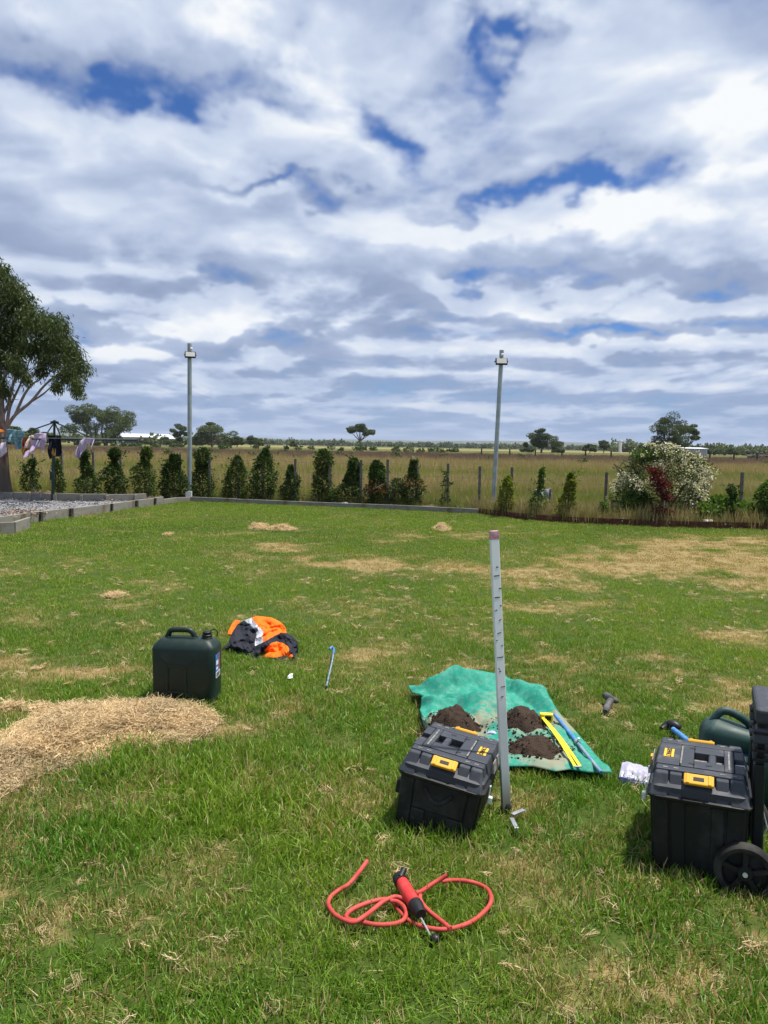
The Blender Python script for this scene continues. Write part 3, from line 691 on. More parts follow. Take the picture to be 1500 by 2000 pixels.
def garment(name, label, cat, outline, dist, m, seed, thick=.012):
    """hanging cloth: outline of the piece in the photograph, hung at its distance, with folds and thickness"""
    r = np.random.default_rng(seed); o = np.array(outline, float)
    xs0, xs1 = o[:, 0].min(), o[:, 0].max(); ys0, ys1 = o[:, 1].min(), o[:, 1].max()
    nx, ny = 22, 26; U, V_ = np.meshgrid(np.linspace(xs0, xs1, nx), np.linspace(ys0, ys1, ny))
    ins = in_poly(U, V_, [tuple(p) for p in o]); 
    # snap the outside ring to the outline
    def near(x, y):
        best = None
        for i in range(len(o)):
            a = o[i]; b = o[(i + 1) % len(o)]; t = np.clip(np.dot([x - a[0], y - a[1]], b - a) / (np.dot(b - a, b - a) + 1e-9), 0, 1); p = a + (b - a) * t
            dd = np.hypot(*(p - [x, y]))
            if best is None or dd < best[0]: best = (dd, p)
        return best[1]
    cell = []
    for j in range(ny - 1):
        for i in range(nx - 1):
            cs = [(j, i), (j, i + 1), (j + 1, i + 1), (j + 1, i)]
            if sum(ins[c] for c in cs) >= 2: cell.append(cs)
    used = sorted({c for cs in cell for c in cs}); ix = {c: n_ for n_, c in enumerate(used)}; vs = []
    for (j, i) in used:
        u, v = U[j, i], V_[j, i]
        if not ins[j, i]: u, v = near(u, v)
        p = D(u, v, dist); tt = (v - ys0) / max(ys1 - ys0, 1); p = p + np.array([0, .10 * sin(u * .55 + seed) * (.25 + tt) * .6 + .10 * tt * sin(seed * 1.7) + .05 * sin(u * .2 + v * .16 + seed), 0])
        vs.append(tuple(p))
    fs = [tuple(ix[c] for c in cs) for cs in cell]
    c0 = np.mean(vs, 0); top = np.array(vs)[:, 2].max()
    root = bpy.data.objects
    me = bpy.data.meshes.new(name); me.from_pydata([tuple(np.array(p) - [c0[0], c0[1], top]) for p in vs], [], fs); me.update()
    ob = link(name, me, m, smooth=180); ob.location = (c0[0], c0[1], top)
    so = ob.modifiers.new('thickness', 'SOLIDIFY'); so.thickness = thick
    return tag(ob, label, cat, 'washing on the clothesline')
garment('towel', 'pale blue patterned towel hanging beside the tree trunk', 'towel', [(13, 838), (45, 841), (42, 860), (36, 877), (28, 878), (26, 868), (12, 860), (2, 870), (-6, 872), (8, 856)], hy - 1.25, cloth_mat('towel_blue', (.14, .30, .36), (.34, .50, .54), 25), 1)
garment('shirt', 'small white and lilac garment at the outer end of the line under the blue towel', 'shirt', [(4, 866), (14, 864), (11, 880), (5, 893), (-4, 890), (-10, 893), (-6, 872)], hy - 1.5, cloth_mat('cloth_white', (.55, .48, .62), (.75, .72, .78), 14), 2)
garment('shirt', 'bright orange cloth tip pegged at the edge of the picture', 'shirt', [(-12, 836), (5, 839), (7, 843), (2, 846), (-12, 848)], hy - 1.0, cloth_mat('cloth_orange', (.75, .22, .03), (.80, .30, .05)), 3)
garment('shirt', 'narrow red garment between the blue towel and the mustard cloth', 'shirt', [(43, 848), (47, 847), (47, 860), (45, 872), (39, 871)], hy - .9, cloth_mat('cloth_red', (.45, .03, .04), (.55, .05, .06)), 4)
garment('shirt', 'mustard yellow garment hanging behind the lilac one', 'shirt', [(46, 852), (60, 852), (60, 868), (55, 886), (46, 889), (44, 870)], hy - .8, cloth_mat('cloth_mustard', (.36, .20, .04), (.45, .27, .06)), 5)
garment('shirt', 'cream and peach garment tucked beside the lilac trousers', 'shirt', [(58, 852), (68, 850), (70, 862), (64, 872), (54, 876), (56, 864)], hy - 1.0, cloth_mat('cloth_cream', (.62, .46, .42), (.75, .66, .62), 16), 6)
garment('trousers', 'lilac trousers blown sideways between mustard cloth and dark trousers', 'trousers', [(69, 846), (92, 847), (91, 862), (88, 872), (87, 887), (84, 886), (84, 872), (74, 876), (62, 889), (53, 896), (46, 890), (58, 876), (66, 862)], hy - 1.1, cloth_mat('cloth_lilac', (.48, .38, .56), (.60, .50, .66), 10), 7)
garment('trousers', 'dark navy trousers hanging right at the clothesline post', 'trousers', [(94, 850), (121, 851), (119, 864), (116, 880), (113, 892), (107, 892), (108, 874), (101, 874), (99, 884), (98, 897), (93, 895), (94, 872)], hy - .75, cloth_mat('cloth_navy', (.010, .012, .026), (.02, .022, .04)), 8)
garment('shirt', 'small orange garment glimpsed behind the navy trousers', 'shirt', [(98, 872), (102, 872), (102, 888), (99, 891)], hy - .3, cloth_mat('cloth_amber', (.60, .25, .03), (.66, .30, .05)), 9)
garment('trousers', 'lilac striped trousers streaming from the far arm alone', 'trousers', [(165, 855), (184, 856), (184, 866), (182, 880), (180, 866), (172, 866), (165, 880), (160, 894), (150, 894), (154, 872)], hy - .35, cloth_mat('cloth_stripe', (.46, .36, .54), (.56, .46, .62), 10, (.75, .72, .80)), 10)

# ------------------------------------------------------------------ shrubs along the fence
F_DARK = foliage('dark_leaf', (.026, .054, .014), (.075, .12, .028), (.044, .078, .018), .22, .6, 3)
F_LIME = foliage('lime_leaf', (.11, .14, .02), (.24, .25, .04), (.08, .12, .02), .35, .45, 3)
F_MID = foliage('mid_leaf', (.05, .10, .02), (.14, .21, .045), (.07, .13, .03), .35, .45, 2.5)
F_RUST = foliage('rust_leaf', (.14, .045, .018), (.24, .09, .04), (.12, .05, .025), .3, .5, 3)
F_RED = foliage('red_leaf', (.070, .012, .014), (.135, .026, .026), (.08, .02, .018), .3, .5, 3)
F_OLIVE = foliage('olive_leaf', (.04, .065, .02), (.10, .13, .05), (.05, .075, .022), .25, .5, 2)
F_CREAM = foliage('cream_flower', (.50, .44, .33), (.80, .74, .62), (.66, .58, .45), .3, .7, 2)
M_TWIG = simple('twig', (.10, .075, .05), (.20, .16, .12), 20, .9, .1)
M_PALE = simple('pale_bark', (.36, .31, .25), (.46, .40, .33), 20, .9, .1)
BY = lambda px: float(np.interp(G(px, 985)[0] if False else D(px, 950, 18.2)[0], eall[:, 0], eall[:, 1]))
def vol_pts(n, c, r, shell=.45):
    d = unit(rng.normal(size=(n, 3))); q = shell + (1 - shell) * rng.random(n) ** .6
    return np.array(c) + d * np.array(r) * q[:, None], d
def shrub(name, label, cat, px, top, bot, prof, n, m, dist=None, dep=.8, leaf=(.055, .035), extra=(), group='clipped shrubs along the fence', stem=True):
    """prof: (height fraction, centre shift px, half width px) from the ground up"""
    y = (BY(px) + .50) if dist is None else dist
    s = y / FPX * 1.02; base = D(px, bot, y); H_ = D(px, top, y)[2] - base[2]
    t = thing(name, label, cat, base, None, group)
    n = int(n * 1.7); pr_ = np.array(prof, float); hs = rng.random(n) ** .9; w_ = np.interp(hs, pr_[:, 0], pr_[:, 2]) * s * .93; c_ = np.interp(hs, pr_[:, 0], pr_[:, 1]) * s
    # lumpy outline
    an = rng.random(n) * 2 * pi; sd = rng.integers(0, 300); lump = .45 + 1.2 * fbm(np.cos(an) * 1.6 + 3, hs * 7 + np.sin(an) * 1.2, 3, .6, sd)
    rr = np.sqrt(.10 + .90 * rng.random(n)) * w_ * lump
    P = np.stack([c_ + np.cos(an) * rr, np.sin(an) * rr * dep, hs * H_], -1)
    d = np.stack([np.cos(an), np.sin(an), np.full(n, .25)], -1) + rng.normal(size=(n, 3)) * .7
    for _ in range(int(5 + n // 300)):
        i0 = rng.integers(0, n); L_ = rng.uniform(.10, .30); k_ = 12; tt = np.linspace(0, 1, k_)[:, None]; dv_ = unit(d[i0] + [0, 0, rng.uniform(0, .9)])
        P = np.concatenate([P, P[i0] + dv_ * tt * L_ + rng.normal(size=(k_, 3)) * .012]); d = np.concatenate([d, dv_ + rng.normal(size=(k_, 3)) * .7]); hs = np.concatenate([hs, np.full(k_, hs[i0])])
    for j, (f0, f1, a0, frac, mm, nm) in enumerate(extra):
        sel = (hs > f0) & (hs < f1) & (rng.random(len(hs)) < frac)
        kind(leaves(nm, P[sel], d[sel], leaf[0] * rng.uniform(.8, 1.4, sel.sum()), leaf[1], mm, t), 'stuff'); P, d, hs = P[~sel], d[~sel], hs[~sel]
    leaves('foliage', P, d, leaf[0] * rng.uniform(.7, 1.4, len(P)), leaf[1], m, t)
    if stem:
        mb = MB(); mb.tube([(0, 0, -.05), (c_.mean() * .4, 0, H_ * .4), (np.interp(.9, pr_[:, 0], pr_[:, 1]) * s, 0, H_ * .93)], [.022, .016, .006], 6)
        for _ in range(7):
            h = rng.uniform(.1, .8); a = rng.random() * 6.28; L = np.interp(h, pr_[:, 0], pr_[:, 2]) * s * .8; c = np.interp(h, pr_[:, 0], pr_[:, 1]) * s * .6
            mb.tube([(c, 0, h * H_), (c + cos(a) * L, sin(a) * L * dep, h * H_ + L * .5)], [.008, .003], 5)
        mb.obj('stem', M_TWIG, t)
    return t
cone = [(0, 0, 17), (.3, 0, 22), (.6, 0, 15), (.85, 0, 8), (1, 0, 2)]
ball = [(0, 0, 18), (.25, 0, 24), (.45, 0, 14), (.58, -2, 8), (.68, -4, 5), (.74, -5, 4), (.84, -5, 11), (.94, -5, 9), (1, -5, 2)]
SH = [
 ('thin dark shrub by the tree trunk with a stake behind it', 60, 897, 960, [(0, 2, 16), (.3, -2, 15), (.6, 0, 12), (.75, -3, 12), (.9, 5, 7), (1, 5, 3)], 1100, 18.9),
 ('sparse dark shrub right behind the clothesline post', 116, 897, 962, [(0, 4, 8), (.3, -2, 11), (.7, -4, 9), (1, -6, 3)], 700, 18.9),
 ('dark shrub topped by a small ball below the lilac striped trousers', 171, 880, 968, [(0, 0, 20), (.3, 0, 24), (.45, 2, 10), (.6, -1, 12), (.74, -4, 6), (.8, -5, 6), (.9, -4, 8), (1, -3, 3)], 1700, None),
 ('dark topiary shrub with a round ball head on a bare neck', 224, 876, 969, [(0, 2, 20), (.25, 3, 25), (.45, -4, 26), (.6, 0, 14), (.69, 0, 4), (.76, 0, 4), (.84, 0, 10), (.94, 0, 9), (1, 0, 2)], 2300, None),
 ('bushy dark shrub with a tufted head and a waist, before the upright pole', 283, 873, 970, [(0, 2, 20), (.25, 2, 25), (.5, -2, 22), (.64, -2, 13), (.72, 2, 5), (.82, 3, 12), (.92, 4, 9), (1, 4, 2)], 2300, None),
 ('broad dark shrub with two peaks touching the upright pole', 338, 888, 972, [(0, 0, 24), (.3, 2, 27), (.55, -2, 18), (.75, -4, 14), (.85, 4, 12), (1, 2, 5)], 2300, None),
 ('tall dark shrub with a wide head behind the base of the upright pole', 396, 875, 977, [(0, 0, 24), (.3, 0, 25), (.5, -2, 17), (.62, 0, 10), (.7, 0, 12), (.82, 0, 18), (.93, 2, 14), (1, 0, 4)], 2700, None),
 ('plain dark shrub with a stake standing in front of it', 459, 891, 978, [(0, 0, 22), (.4, -1, 23), (.7, 2, 17), (.88, 5, 10), (1, 4, 2)], 2100, None),
 ('tallest and widest clipped dark shrub, shaped like a flame', 514, 876, 980, [(0, 0, 26), (.35, 0, 29), (.6, 1, 25), (.78, 2, 18), (.9, 3, 8), (1, 4, 2)], 3100, None),
 ('short ragged shrub leaning on a stake beside the flame shaped one', 567, 909, 982, [(0, 0, 16), (.35, -3, 18), (.6, 4, 15), (.8, 2, 9), (1, 0, 2)], 1200, None),
 ('tall columnar dark shrub bulging at the head', 629, 878, 984, [(0, 4, 19), (.3, 3, 22), (.48, 0, 19), (.6, 2, 13), (.78, 2, 20), (.9, 3, 15), (1, 0, 4)], 2700, None),
 ('spreading shrub with a narrow spire and a wide dark skirt', 688, 896, 985, [(0, -8, 34), (.3, -8, 36), (.45, 0, 20), (.7, 3, 13), (.88, 2, 11), (1, 2, 4)], 2700, None),
]
F_DARK2 = foliage('dark_leaf_new', (.034, .064, .014), (.12, .16, .036), (.04, .07, .018), .25, .55, 5)
for i_, (lb, px, tp, bt, pf, n, ds) in enumerate(SH):
    shrub('shrub', lb, 'shrub', px, tp, bt, pf, int(n * (.7, 1.0, .8, .9)[i_ % 4]), (F_DARK, F_DARK2, F_DARK)[i_ % 3], ds)
shrub('shrub', 'shrub with a band of rust red leaves at half height', 'shrub', 737, 900, 986, [(0, 3, 26), (.3, 2, 25), (.45, 2, 20), (.6, -2, 16), (.8, -3, 15), (.92, -2, 9), (1, -4, 3)], 2300, F_DARK, extra=((.26, .46, 0, .75, F_RUST, 'rust_foliage'),))
shrub('shrub', 'shrub with rust red tips and a thin feathery top beside a stake', 'shrub', 806, 898, 987, [(0, 0, 16), (.3, 0, 24), (.5, 2, 22), (.6, 2, 12), (.75, 0, 8), (1, 2, 6)], 1400, F_DARK, extra=((.40, .58, 0, .5, F_RUST, 'rust_foliage'), (.62, 1.0, 0, .8, F_OLIVE, 'feathery_top')))
bl = shrub('bramble', 'low tangled bramble with bare arching canes between the two rust leaved shrubs', 'bramble', 770, 935, 986, [(0, 0, 24), (.5, 0, 24), (.8, 4, 14), (1, 4, 5)], 650, F_OLIVE, group=None)
mb = MB()
for i in range(9):
    a = rng.uniform(-1, 1); L = rng.uniform(.3, .6); mb.tube(hermite([(0, 0, 0), (a * .25, rng.uniform(-.2, .1), L), (a * .6, rng.uniform(-.3, .1), L * .9), (a * .9, rng.uniform(-.3, .1), L * .5)], 4), .007, 5)
mb.obj('cane', M_TWIG, bl)
YS = 'young plants in the dry grass by the rusty edging'
shrub('sapling', 'almost leafless thin sapling standing at a stake in dry grass', 'sapling', 868, 920, 985, [(0, 0, 8), (.4, 0, 7), (.7, 2, 6), (1, 2, 2)], 130, F_OLIVE, group=None)
shrub('sapling', 'yellow green young bush right beside the leaning pole', 'sapling', 987, 930, 1000, [(0, 4, 13), (.3, 2, 16), (.5, 0, 13), (.7, 3, 10), (.9, 3, 6), (1, 2, 2)], 620, F_LIME, group=YS)
shrub('sapling', 'straggling thin sapling by the torn grey sack', 'sapling', 1049, 915, 1004, [(0, 2, 12), (.3, -2, 17), (.45, 2, 10), (.6, 6, 4), (1, 6, 3)], 420, F_MID, group=YS)
shrub('sapling', 'upright yellow green conifer shaped young bush against a stake', 'sapling', 1108, 924, 1005, [(0, 0, 15), (.3, -2, 17), (.55, 2, 10), (.8, 4, 7), (1, 4, 2)], 760, F_LIME, group=YS)
shrub('sapling', 'stub of a small green plant at a stake left of the flowering bush', 'sapling', 1177, 982, 1010, [(0, 0, 8), (.6, 0, 8), (1, 2, 4)], 220, F_MID, group=YS)
shrub('sapling', 'small dark plant above the bright green ground cover', 'sapling', 1428, 947, 990, [(0, 3, 3), (.4, 3, 5), (.7, 0, 7), (1, -4, 4)], 200, F_DARK, group=YS)
shrub('shrub', 'tall green shrub cut by the right edge of the picture', 'shrub', 1500, 938, 1012, [(0, 0, 20), (.4, 2, 20), (.7, -2, 22), (1, 6, 12)], 1300, F_MID, group=None)

# white flowering bush, its dark skirt and the red bush before it
fb = D(1285, 1018, BY(1285) + 1.25); s = fb[1] / FPX
bush = thing('flowering_bush', 'big rounded bush covered in creamy white flowers behind the rusty edging', 'bush', fb)
n = 9500; hs = rng.random(n); prof = np.array([(0, 0, 62), (.2, -6, 82), (.45, 2, 88), (.7, 6, 76), (.88, 4, 52), (1, -6, 18)])
H_ = (1018 - 870) * s
def bush_pts(n, lo=0., sh=.35):
    hs = lo + (1 - lo) * rng.random(n); an = rng.random(n) * 2 * pi; lump = .58 + .9 * fbm(np.cos(an) * 2.2 + 9, hs * 6 + np.sin(an) * 2, 4, .6, 77)
    rr = np.sqrt(sh + (1 - sh) * rng.random(n)) * np.interp(hs, prof[:, 0], prof[:, 2]) * s * lump
    return np.stack([np.interp(hs, prof[:, 0], prof[:, 1]) * s + np.cos(an) * rr, np.sin(an) * rr * .75, hs * H_], -1), np.stack([np.cos(an), np.sin(an), .4 + 0 * an], -1), hs
P, d, hs = bush_pts(11000); leaves('foliage', P, d + rng.normal(size=P.shape) * .6, .075, .022, F_OLIVE, bush)
# flower heads sit in sprays
C, cd, hs = bush_pts(900, .16, .82); C = C[(fbm(C[:, 0] * 3.2 + 40, C[:, 2] * 3.2 + 40, 3, .6, 88) + .12 * C[:, 0]) > .48]
P = np.repeat(C, 13, 0); P = P + rng.normal(size=P.shape) * .040; leaves('flowers', P, rng.normal(size=P.shape), .04, .034, F_CREAM, bush)
sp = np.array([D(1385 + rng.normal() * 4, 935 + rng.normal() * 7, fb[1] - .3) - fb for _ in range(60)]); kind(leaves('outer_flowers', sp, rng.normal(size=sp.shape), .05, .04, F_CREAM, bush), 'stuff')
top = np.array([D(1265 + rng.normal() * 12, 884 + abs(rng.normal()) * 10, fb[1] + rng.normal() * .15) - fb for _ in range(900)]); leaves('young_foliage', top, rng.normal(size=top.shape) * .4 + [0, 0, 1], .09, .022, F_MID, bush)
mb = MB()
for i in range(9):
    a = rng.random() * 6.28; r_ = rng.uniform(.5, 1.0); mb.tube([(rng.normal() * .1, rng.normal() * .1, -.05), (cos(a) * r_ * .5, sin(a) * r_ * .35, H_ * .35), (cos(a) * r_, sin(a) * r_ * .6, H_ * .75)], [.03, .02, .008], 6)
mb.tube([(.7, -.2, H_ * .4), (1.0, -.25, H_ * .55), D(1384, 938, fb[1] - .3) - fb], [.012, .01, .005], 5)
mb.obj('stem', M_TWIG, bush)
shrub('shrub', 'dark fine leaved skirt of a shrub at the left foot of the flowering bush', 'shrub', 1238, 962, 1014, [(0, 4, 38), (.4, -2, 38), (.75, 4, 26), (1, 8, 10)], 2200, F_DARK, BY(1235) + .8, .7, (.08, .012), group=None)
rd = D(1296, 1020, BY(1296) + .35); rs = rd[1] / FPX
red = thing('red_bush', 'slim dark red leaved bush on a pale thin trunk in front of the white flowers', 'bush', rd)
MB().tube([(0, 0, -.05), (.0, 0, .45), (-.03, 0, .9), (-.1, 0, 1.25)], [.018, .015, .01, .004], 7).obj('trunk', M_PALE, red)
P = []
for cx_, cy_, rx, ry, n in ((1283, 930, 16, 20, 420), (1292, 950, 20, 16, 420), (1298, 968, 12, 10, 160), (1304, 975, 10, 8, 90), (1286, 1000, 14, 14, 230), (1306, 1004, 12, 14, 200), (1272, 918, 10, 8, 90)):
    c = D(cx_, cy_, rd[1]) - rd; q_, _ = vol_pts(n, c, (rx * rs, .2, ry * rs), .1); P.append(q_)
P = np.concatenate(P); leaves('foliage', P, rng.normal(size=P.shape) + [0, 0, .4], .06, .03, F_RED, red)
gcv = []
for cx_, cy_, rx, ry, n in ((1375, 1000, 30, 18, 900), (1410, 992, 32, 20, 1000), (1445, 1000, 30, 18, 900), (1475, 1008, 24, 12, 500), (1352, 1010, 16, 10, 250)):
    c = D(cx_, cy_, BY(1400) + .8); q_, _ = vol_pts(n, c, (rx * .0118, .55, ry * .0118), .5); gcv.append(q_)
gcv = np.concatenate(gcv); gcv = gcv[gcv[:, 2] > .06]; gb = D(1415, 1016, BY(1400) + .8)
grc = thing('leafy_bush', 'low spreading bright green leafy bush between the flowering bush and the right edge', 'bush', gb)
leaves('foliage', gcv - gb, rng.normal(size=gcv.shape) * .7 + [0, -.3, .5], .095, .075, F_MID, grc)
mb = MB()
for i in range(14): a = rng.uniform(-.9, .9); mb.tube([(0, 0, -.03), (a * .5, -.05, .03), (a, rng.uniform(-.3, .2), .12), (a + rng.normal() * .1, rng.uniform(-.5, .2), .35)], .007, 5)
mb.obj('stem', M_TWIG, grc)
# torn sack and little dark box at the fence
M_SACK = simple('torn_sack', (.20, .21, .24), (.36, .37, .40), 20, .8, .2)
sk = garment('sack', 'torn grey sack caught on a stake in the dry grass', 'sack', [(1040, 958), (1047, 955), (1048, 962), (1060, 957), (1076, 953), (1077, 966), (1074, 982), (1072, 974), (1064, 972), (1057, 968), (1048, 968), (1042, 966)], BY(1060) + 1.2, M_SACK, 21)
del sk['group']
tb = D(979, 962, BY(979) + 1.3)
tp = thing('tap_post', 'small dark post with a pale knob behind the yellow green bush', 'post', (tb[0], tb[1], .05))
MB().box((0, 0, .28), (.09, .09, .62)).obj('post', M_DPOST, tp, bevel=.01); MB().lathe([(.005, -.02), (.02, -.02), (.02, .02), (.005, .02)], (0.02, -.06, .4), 10, Matrix.Rotation(pi / 2, 3, 'X')).obj('knob', M_BOXW, tp)
cb = D(1382, 1022, RUST[5][1] + .12)
cu = thing('cup', 'white tube lying on the rusty edging under the green bush', 'cup', cb)
MB().lathe([(.03, -.09), (.045, -.08), (.045, .08), (.02, .09)], (0, 0, .03), 14, Matrix.Rotation(pi / 2, 3, 'Y')).obj('tube', M_BOXW, cu, smooth=40)
# stones and a fallen branch in the strip
for i, (px, py) in enumerate(((672, 985), (1225, 1019), (1270, 1021), (1355, 1022), (1410, 1023))):
    p = G(px, py, .09); p[1] += .25
    b_ = bmesh.new(); bmesh.ops.create_icosphere(b_, subdivisions=2, radius=.08)
    for v in b_.verts: v.co *= random.uniform(.8, 1.15); v.co.z *= .5
    m_ = bpy.data.meshes.new('rock'); b_.to_mesh(m_); b_.free(); o = link('rock', m_, simple('rock_face', (.30, .27, .23), (.42, .38, .33), 12, .9, .1) if i == 0 else bpy.data.materials['rock_face'], smooth=50); o.location = p
    tag(o, ['flat pale stone among the shrubs behind the grey edging', 'pale stone lying behind the rusty edging left of the flowering bush', 'pale stone at the foot of the flowering bush', 'pale stone under the left end of the green leafy bush', 'pale stone in front of the middle of the green leafy bush'][i], 'stone', 'stones in the planted strip')
for i, (px, py) in enumerate(((70, 962), (137, 964), (159, 966))):
    p = G(px, py, .3); o = link('rock', bpy.data.meshes['rock'], None); o.location = (p[0], p[1] + .35, .18); o.scale = (3.2, 1.6, 2.0); o.rotation_euler = (0, 0, i * 1.3)
    tag(o, ['dark boulder in the shade left of the clothesline post', 'dark flat boulder between clothesline post and ball topped shrub', 'dark boulder at the foot of the ball topped shrub'][i], 'boulder', 'boulders behind the gravel')

# ------------------------------------------------------------------ tall dry grass beyond the fence
def m_tall(q):
    br = attr(q, 'br'); h = attr(q, 'h'); t = attr(q, 'tone', 'INSTANCER'); gq = attr(q, 'green', 'INSTANCER')
    c = q.mix(br, (.30, .235, .085), (.54, .44, .20)); g_ = q.mix(br, (.16, .21, .035), (.30, .34, .07)); pu = q.mix(br, (.15, .10, .08), (.25, .17, .12))
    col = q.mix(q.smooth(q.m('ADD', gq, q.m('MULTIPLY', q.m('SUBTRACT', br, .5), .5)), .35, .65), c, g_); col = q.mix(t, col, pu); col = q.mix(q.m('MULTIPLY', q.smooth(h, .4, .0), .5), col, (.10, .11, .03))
    d = pr(q, col, .7, .15); tr = q.new('ShaderNodeBsdfTranslucent'); q.put(tr.inputs[0], col); mx = q.new('ShaderNodeMixShader'); mx.inputs[0].default_value = .3
    q.l.new(d, mx.inputs[1]); q.l.new(tr.outputs[0], mx.inputs[2]); return mx.outputs[0]
M_TALL = mat('tall_grass', m_tall)
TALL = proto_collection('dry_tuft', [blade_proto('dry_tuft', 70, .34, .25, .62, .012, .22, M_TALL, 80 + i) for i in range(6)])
def tall_grass(name, y0, y1, dens, s0, seed, xa=.62):
    r = np.random.default_rng(seed); xm = xa * y1 + 3; n = int(dens * 2 * xm * (y1 - y0)); x = (r.random(n) * 2 - 1) * xm; y = y0 + (y1 - y0) * r.random(n)
    ok = np.abs(x) < xa * y + 3
    ok &= y > np.interp(x, np.array(ft)[:, 0], np.array(ft)[:, 1]) + .15
    x, y = x[ok], y[ok]; n = len(x)
    yy = y * (1 + .5 * (fbm(x * .05, y * .08, 4, .6, 600) - .5)); pt = fbm(x * .22, y * .4, 4, .6, 620)
    green = np.interp(yy, [16, 19, 21, 25, 31, 36, 40, 46, 60, 100, 120, 140], [.75, .8, .6, .25, .22, .85, .75, .12, .12, .1, .5, .7]) + (pt - .5) * 1.1
    purple = np.clip(np.interp(yy, [42, 56, 68, 78, 118, 132], [0, 0, .45, .95, .95, .2]) + (pt - .5) * 1.4 * (yy > 55), 0, 1)
    s = s0 * (.6 + .6 * r.random(n)) * (1 - .35 * (green > .6))
    rot = np.stack([r.normal(0, .08, n), r.normal(0, .08, n), r.random(n) * 6.28], -1)
    scatter(name, np.stack([x, y, np.full(n, FIELD_Z)], -1), s, rot, TALL, None, {'tone': purple, 'green': np.clip(green, 0, 1)}, seed)
tall_grass('paddock_grass', 18.2, 30, 11, .95, 11)
tall_grass('paddock_grass', 30, 60, 3.2, 1.15, 12)
tall_grass('paddock_grass', 60, 140, .75, 1.35, 13)
# dry grass and weeds in the strip at the rusty edging
r = np.random.default_rng(90); n = 520; x = r.uniform(2.2, 9.5, n); y = np.interp(x, eall[:, 0], eall[:, 1]) + .12 + r.random(n) ** 1.3 * 2.0
scatter('strip_grass', np.stack([x, y, np.full(n, .06)], -1), .42 + .4 * r.random(n), np.stack([r.normal(0, .15, n), r.normal(0, .15, n), r.random(n) * 6], -1), TALL, None, {'tone': r.random(n) * .35, 'green': r.random(n) * .6}, 14)
n = 160; x = r.uniform(-5.3, 2.1, n); y = np.interp(x, eall[:, 0], eall[:, 1]) + .3 + r.random(n) * 1.5
scatter('strip_grass', np.stack([x, y, np.full(n, .05)], -1), .35 + .3 * r.random(n), np.stack([r.normal(0, .15, n), r.normal(0, .15, n), r.random(n) * 6], -1), TALL, None, {'tone': r.random(n) * .2, 'green': .4 + r.random(n) * .6}, 15)

# ------------------------------------------------------------------ trees
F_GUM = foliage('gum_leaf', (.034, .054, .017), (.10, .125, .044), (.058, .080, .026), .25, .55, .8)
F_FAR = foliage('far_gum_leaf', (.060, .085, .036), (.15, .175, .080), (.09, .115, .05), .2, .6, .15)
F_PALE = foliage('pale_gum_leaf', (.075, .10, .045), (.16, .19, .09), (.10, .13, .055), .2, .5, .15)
def m_gbark(q):
    p = ocoord(q); n = q.noise(q.vm('MULTIPLY', p, (6, 6, 1.5)), 1.0, 5, .6); z = q.sep(p)[2]
    c = q.mix(q.smooth(n, .38, .62), (.10, .06, .045), (.30, .21, .17)); c = q.mix(q.smooth(z, .95, .6), c, (.10, .08, .065)); return pr(q, q.mix(q.smooth(z, 1.6, 2.6), c, q.mix(n, (.20, .17, .15), (.36, .32, .28))), .85, .15, 0, n, .5, .01)
M_GBARK = mat('gum_bark', m_gbark)
M_FBARK = simple('far_bark', (.10, .085, .07), (.22, .19, .16), 1.5, .9, .1)
tb = G(4, 972, .12)
gum = thing('gum_tree', 'big gum tree rising over the clothesline, half cut by the left edge', 'tree', tb)
TY = tb[1]
def TP(px, py, dy=0): return Vector(D(px, py, TY + dy) - tb)
mb = MB()
mb.tube([TP(8, 985), TP(8, 968), TP(4, 930), TP(1, 880), TP(-2, 830), TP(-4, 760), TP(-8, 690), TP(0, 620)], [.28, .20, .17, .16, .14, .12, .10, .05], 14)
mb.obj('trunk', M_GBARK, gum, smooth=60)
limbs = [([(6, 860), (14, 835), (30, 810), (60, 785), (85, 755), (108, 735), (130, 720)], .075, 0), ([(12, 842), (18, 800), (26, 780), (38, 755), (52, 720), (62, 690)], .06, .4), ([(30, 810), (48, 770), (66, 748), (80, 738), (100, 690)], .05, -.3),
         ([(0, 820), (14, 795), (20, 770), (34, 715), (40, 680)], .05, .2), ([(-4, 760), (20, 715), (50, 650), (70, 620)], .06, -.2), ([(-6, 720), (10, 650), (20, 600), (24, 560)], .06, .3), ([(-4, 740), (-40, 680), (-70, 620)], .07, 0), ([(60, 785), (84, 770), (110, 748), (140, 742)], .035, .3), ([(16, 800), (32, 730), (34, 700)], .02, 0), ([(-3, 800), (-30, 760), (-60, 740)], .05, -.3), ([(26, 780), (24, 740), (30, 710)], .018, -.2)]
for pts, r0, dy in limbs:
    L_ = hermite([tuple(TP(a, b, dy * i / (len(pts) - 1))) for i, (a, b) in enumerate(pts)], 4); m_ = MB(); m_.tube(L_, list(np.linspace(r0 * .72, r0 * .18, len(L_))), 8); m_.obj('limb', M_GBARK, gum, smooth=60)
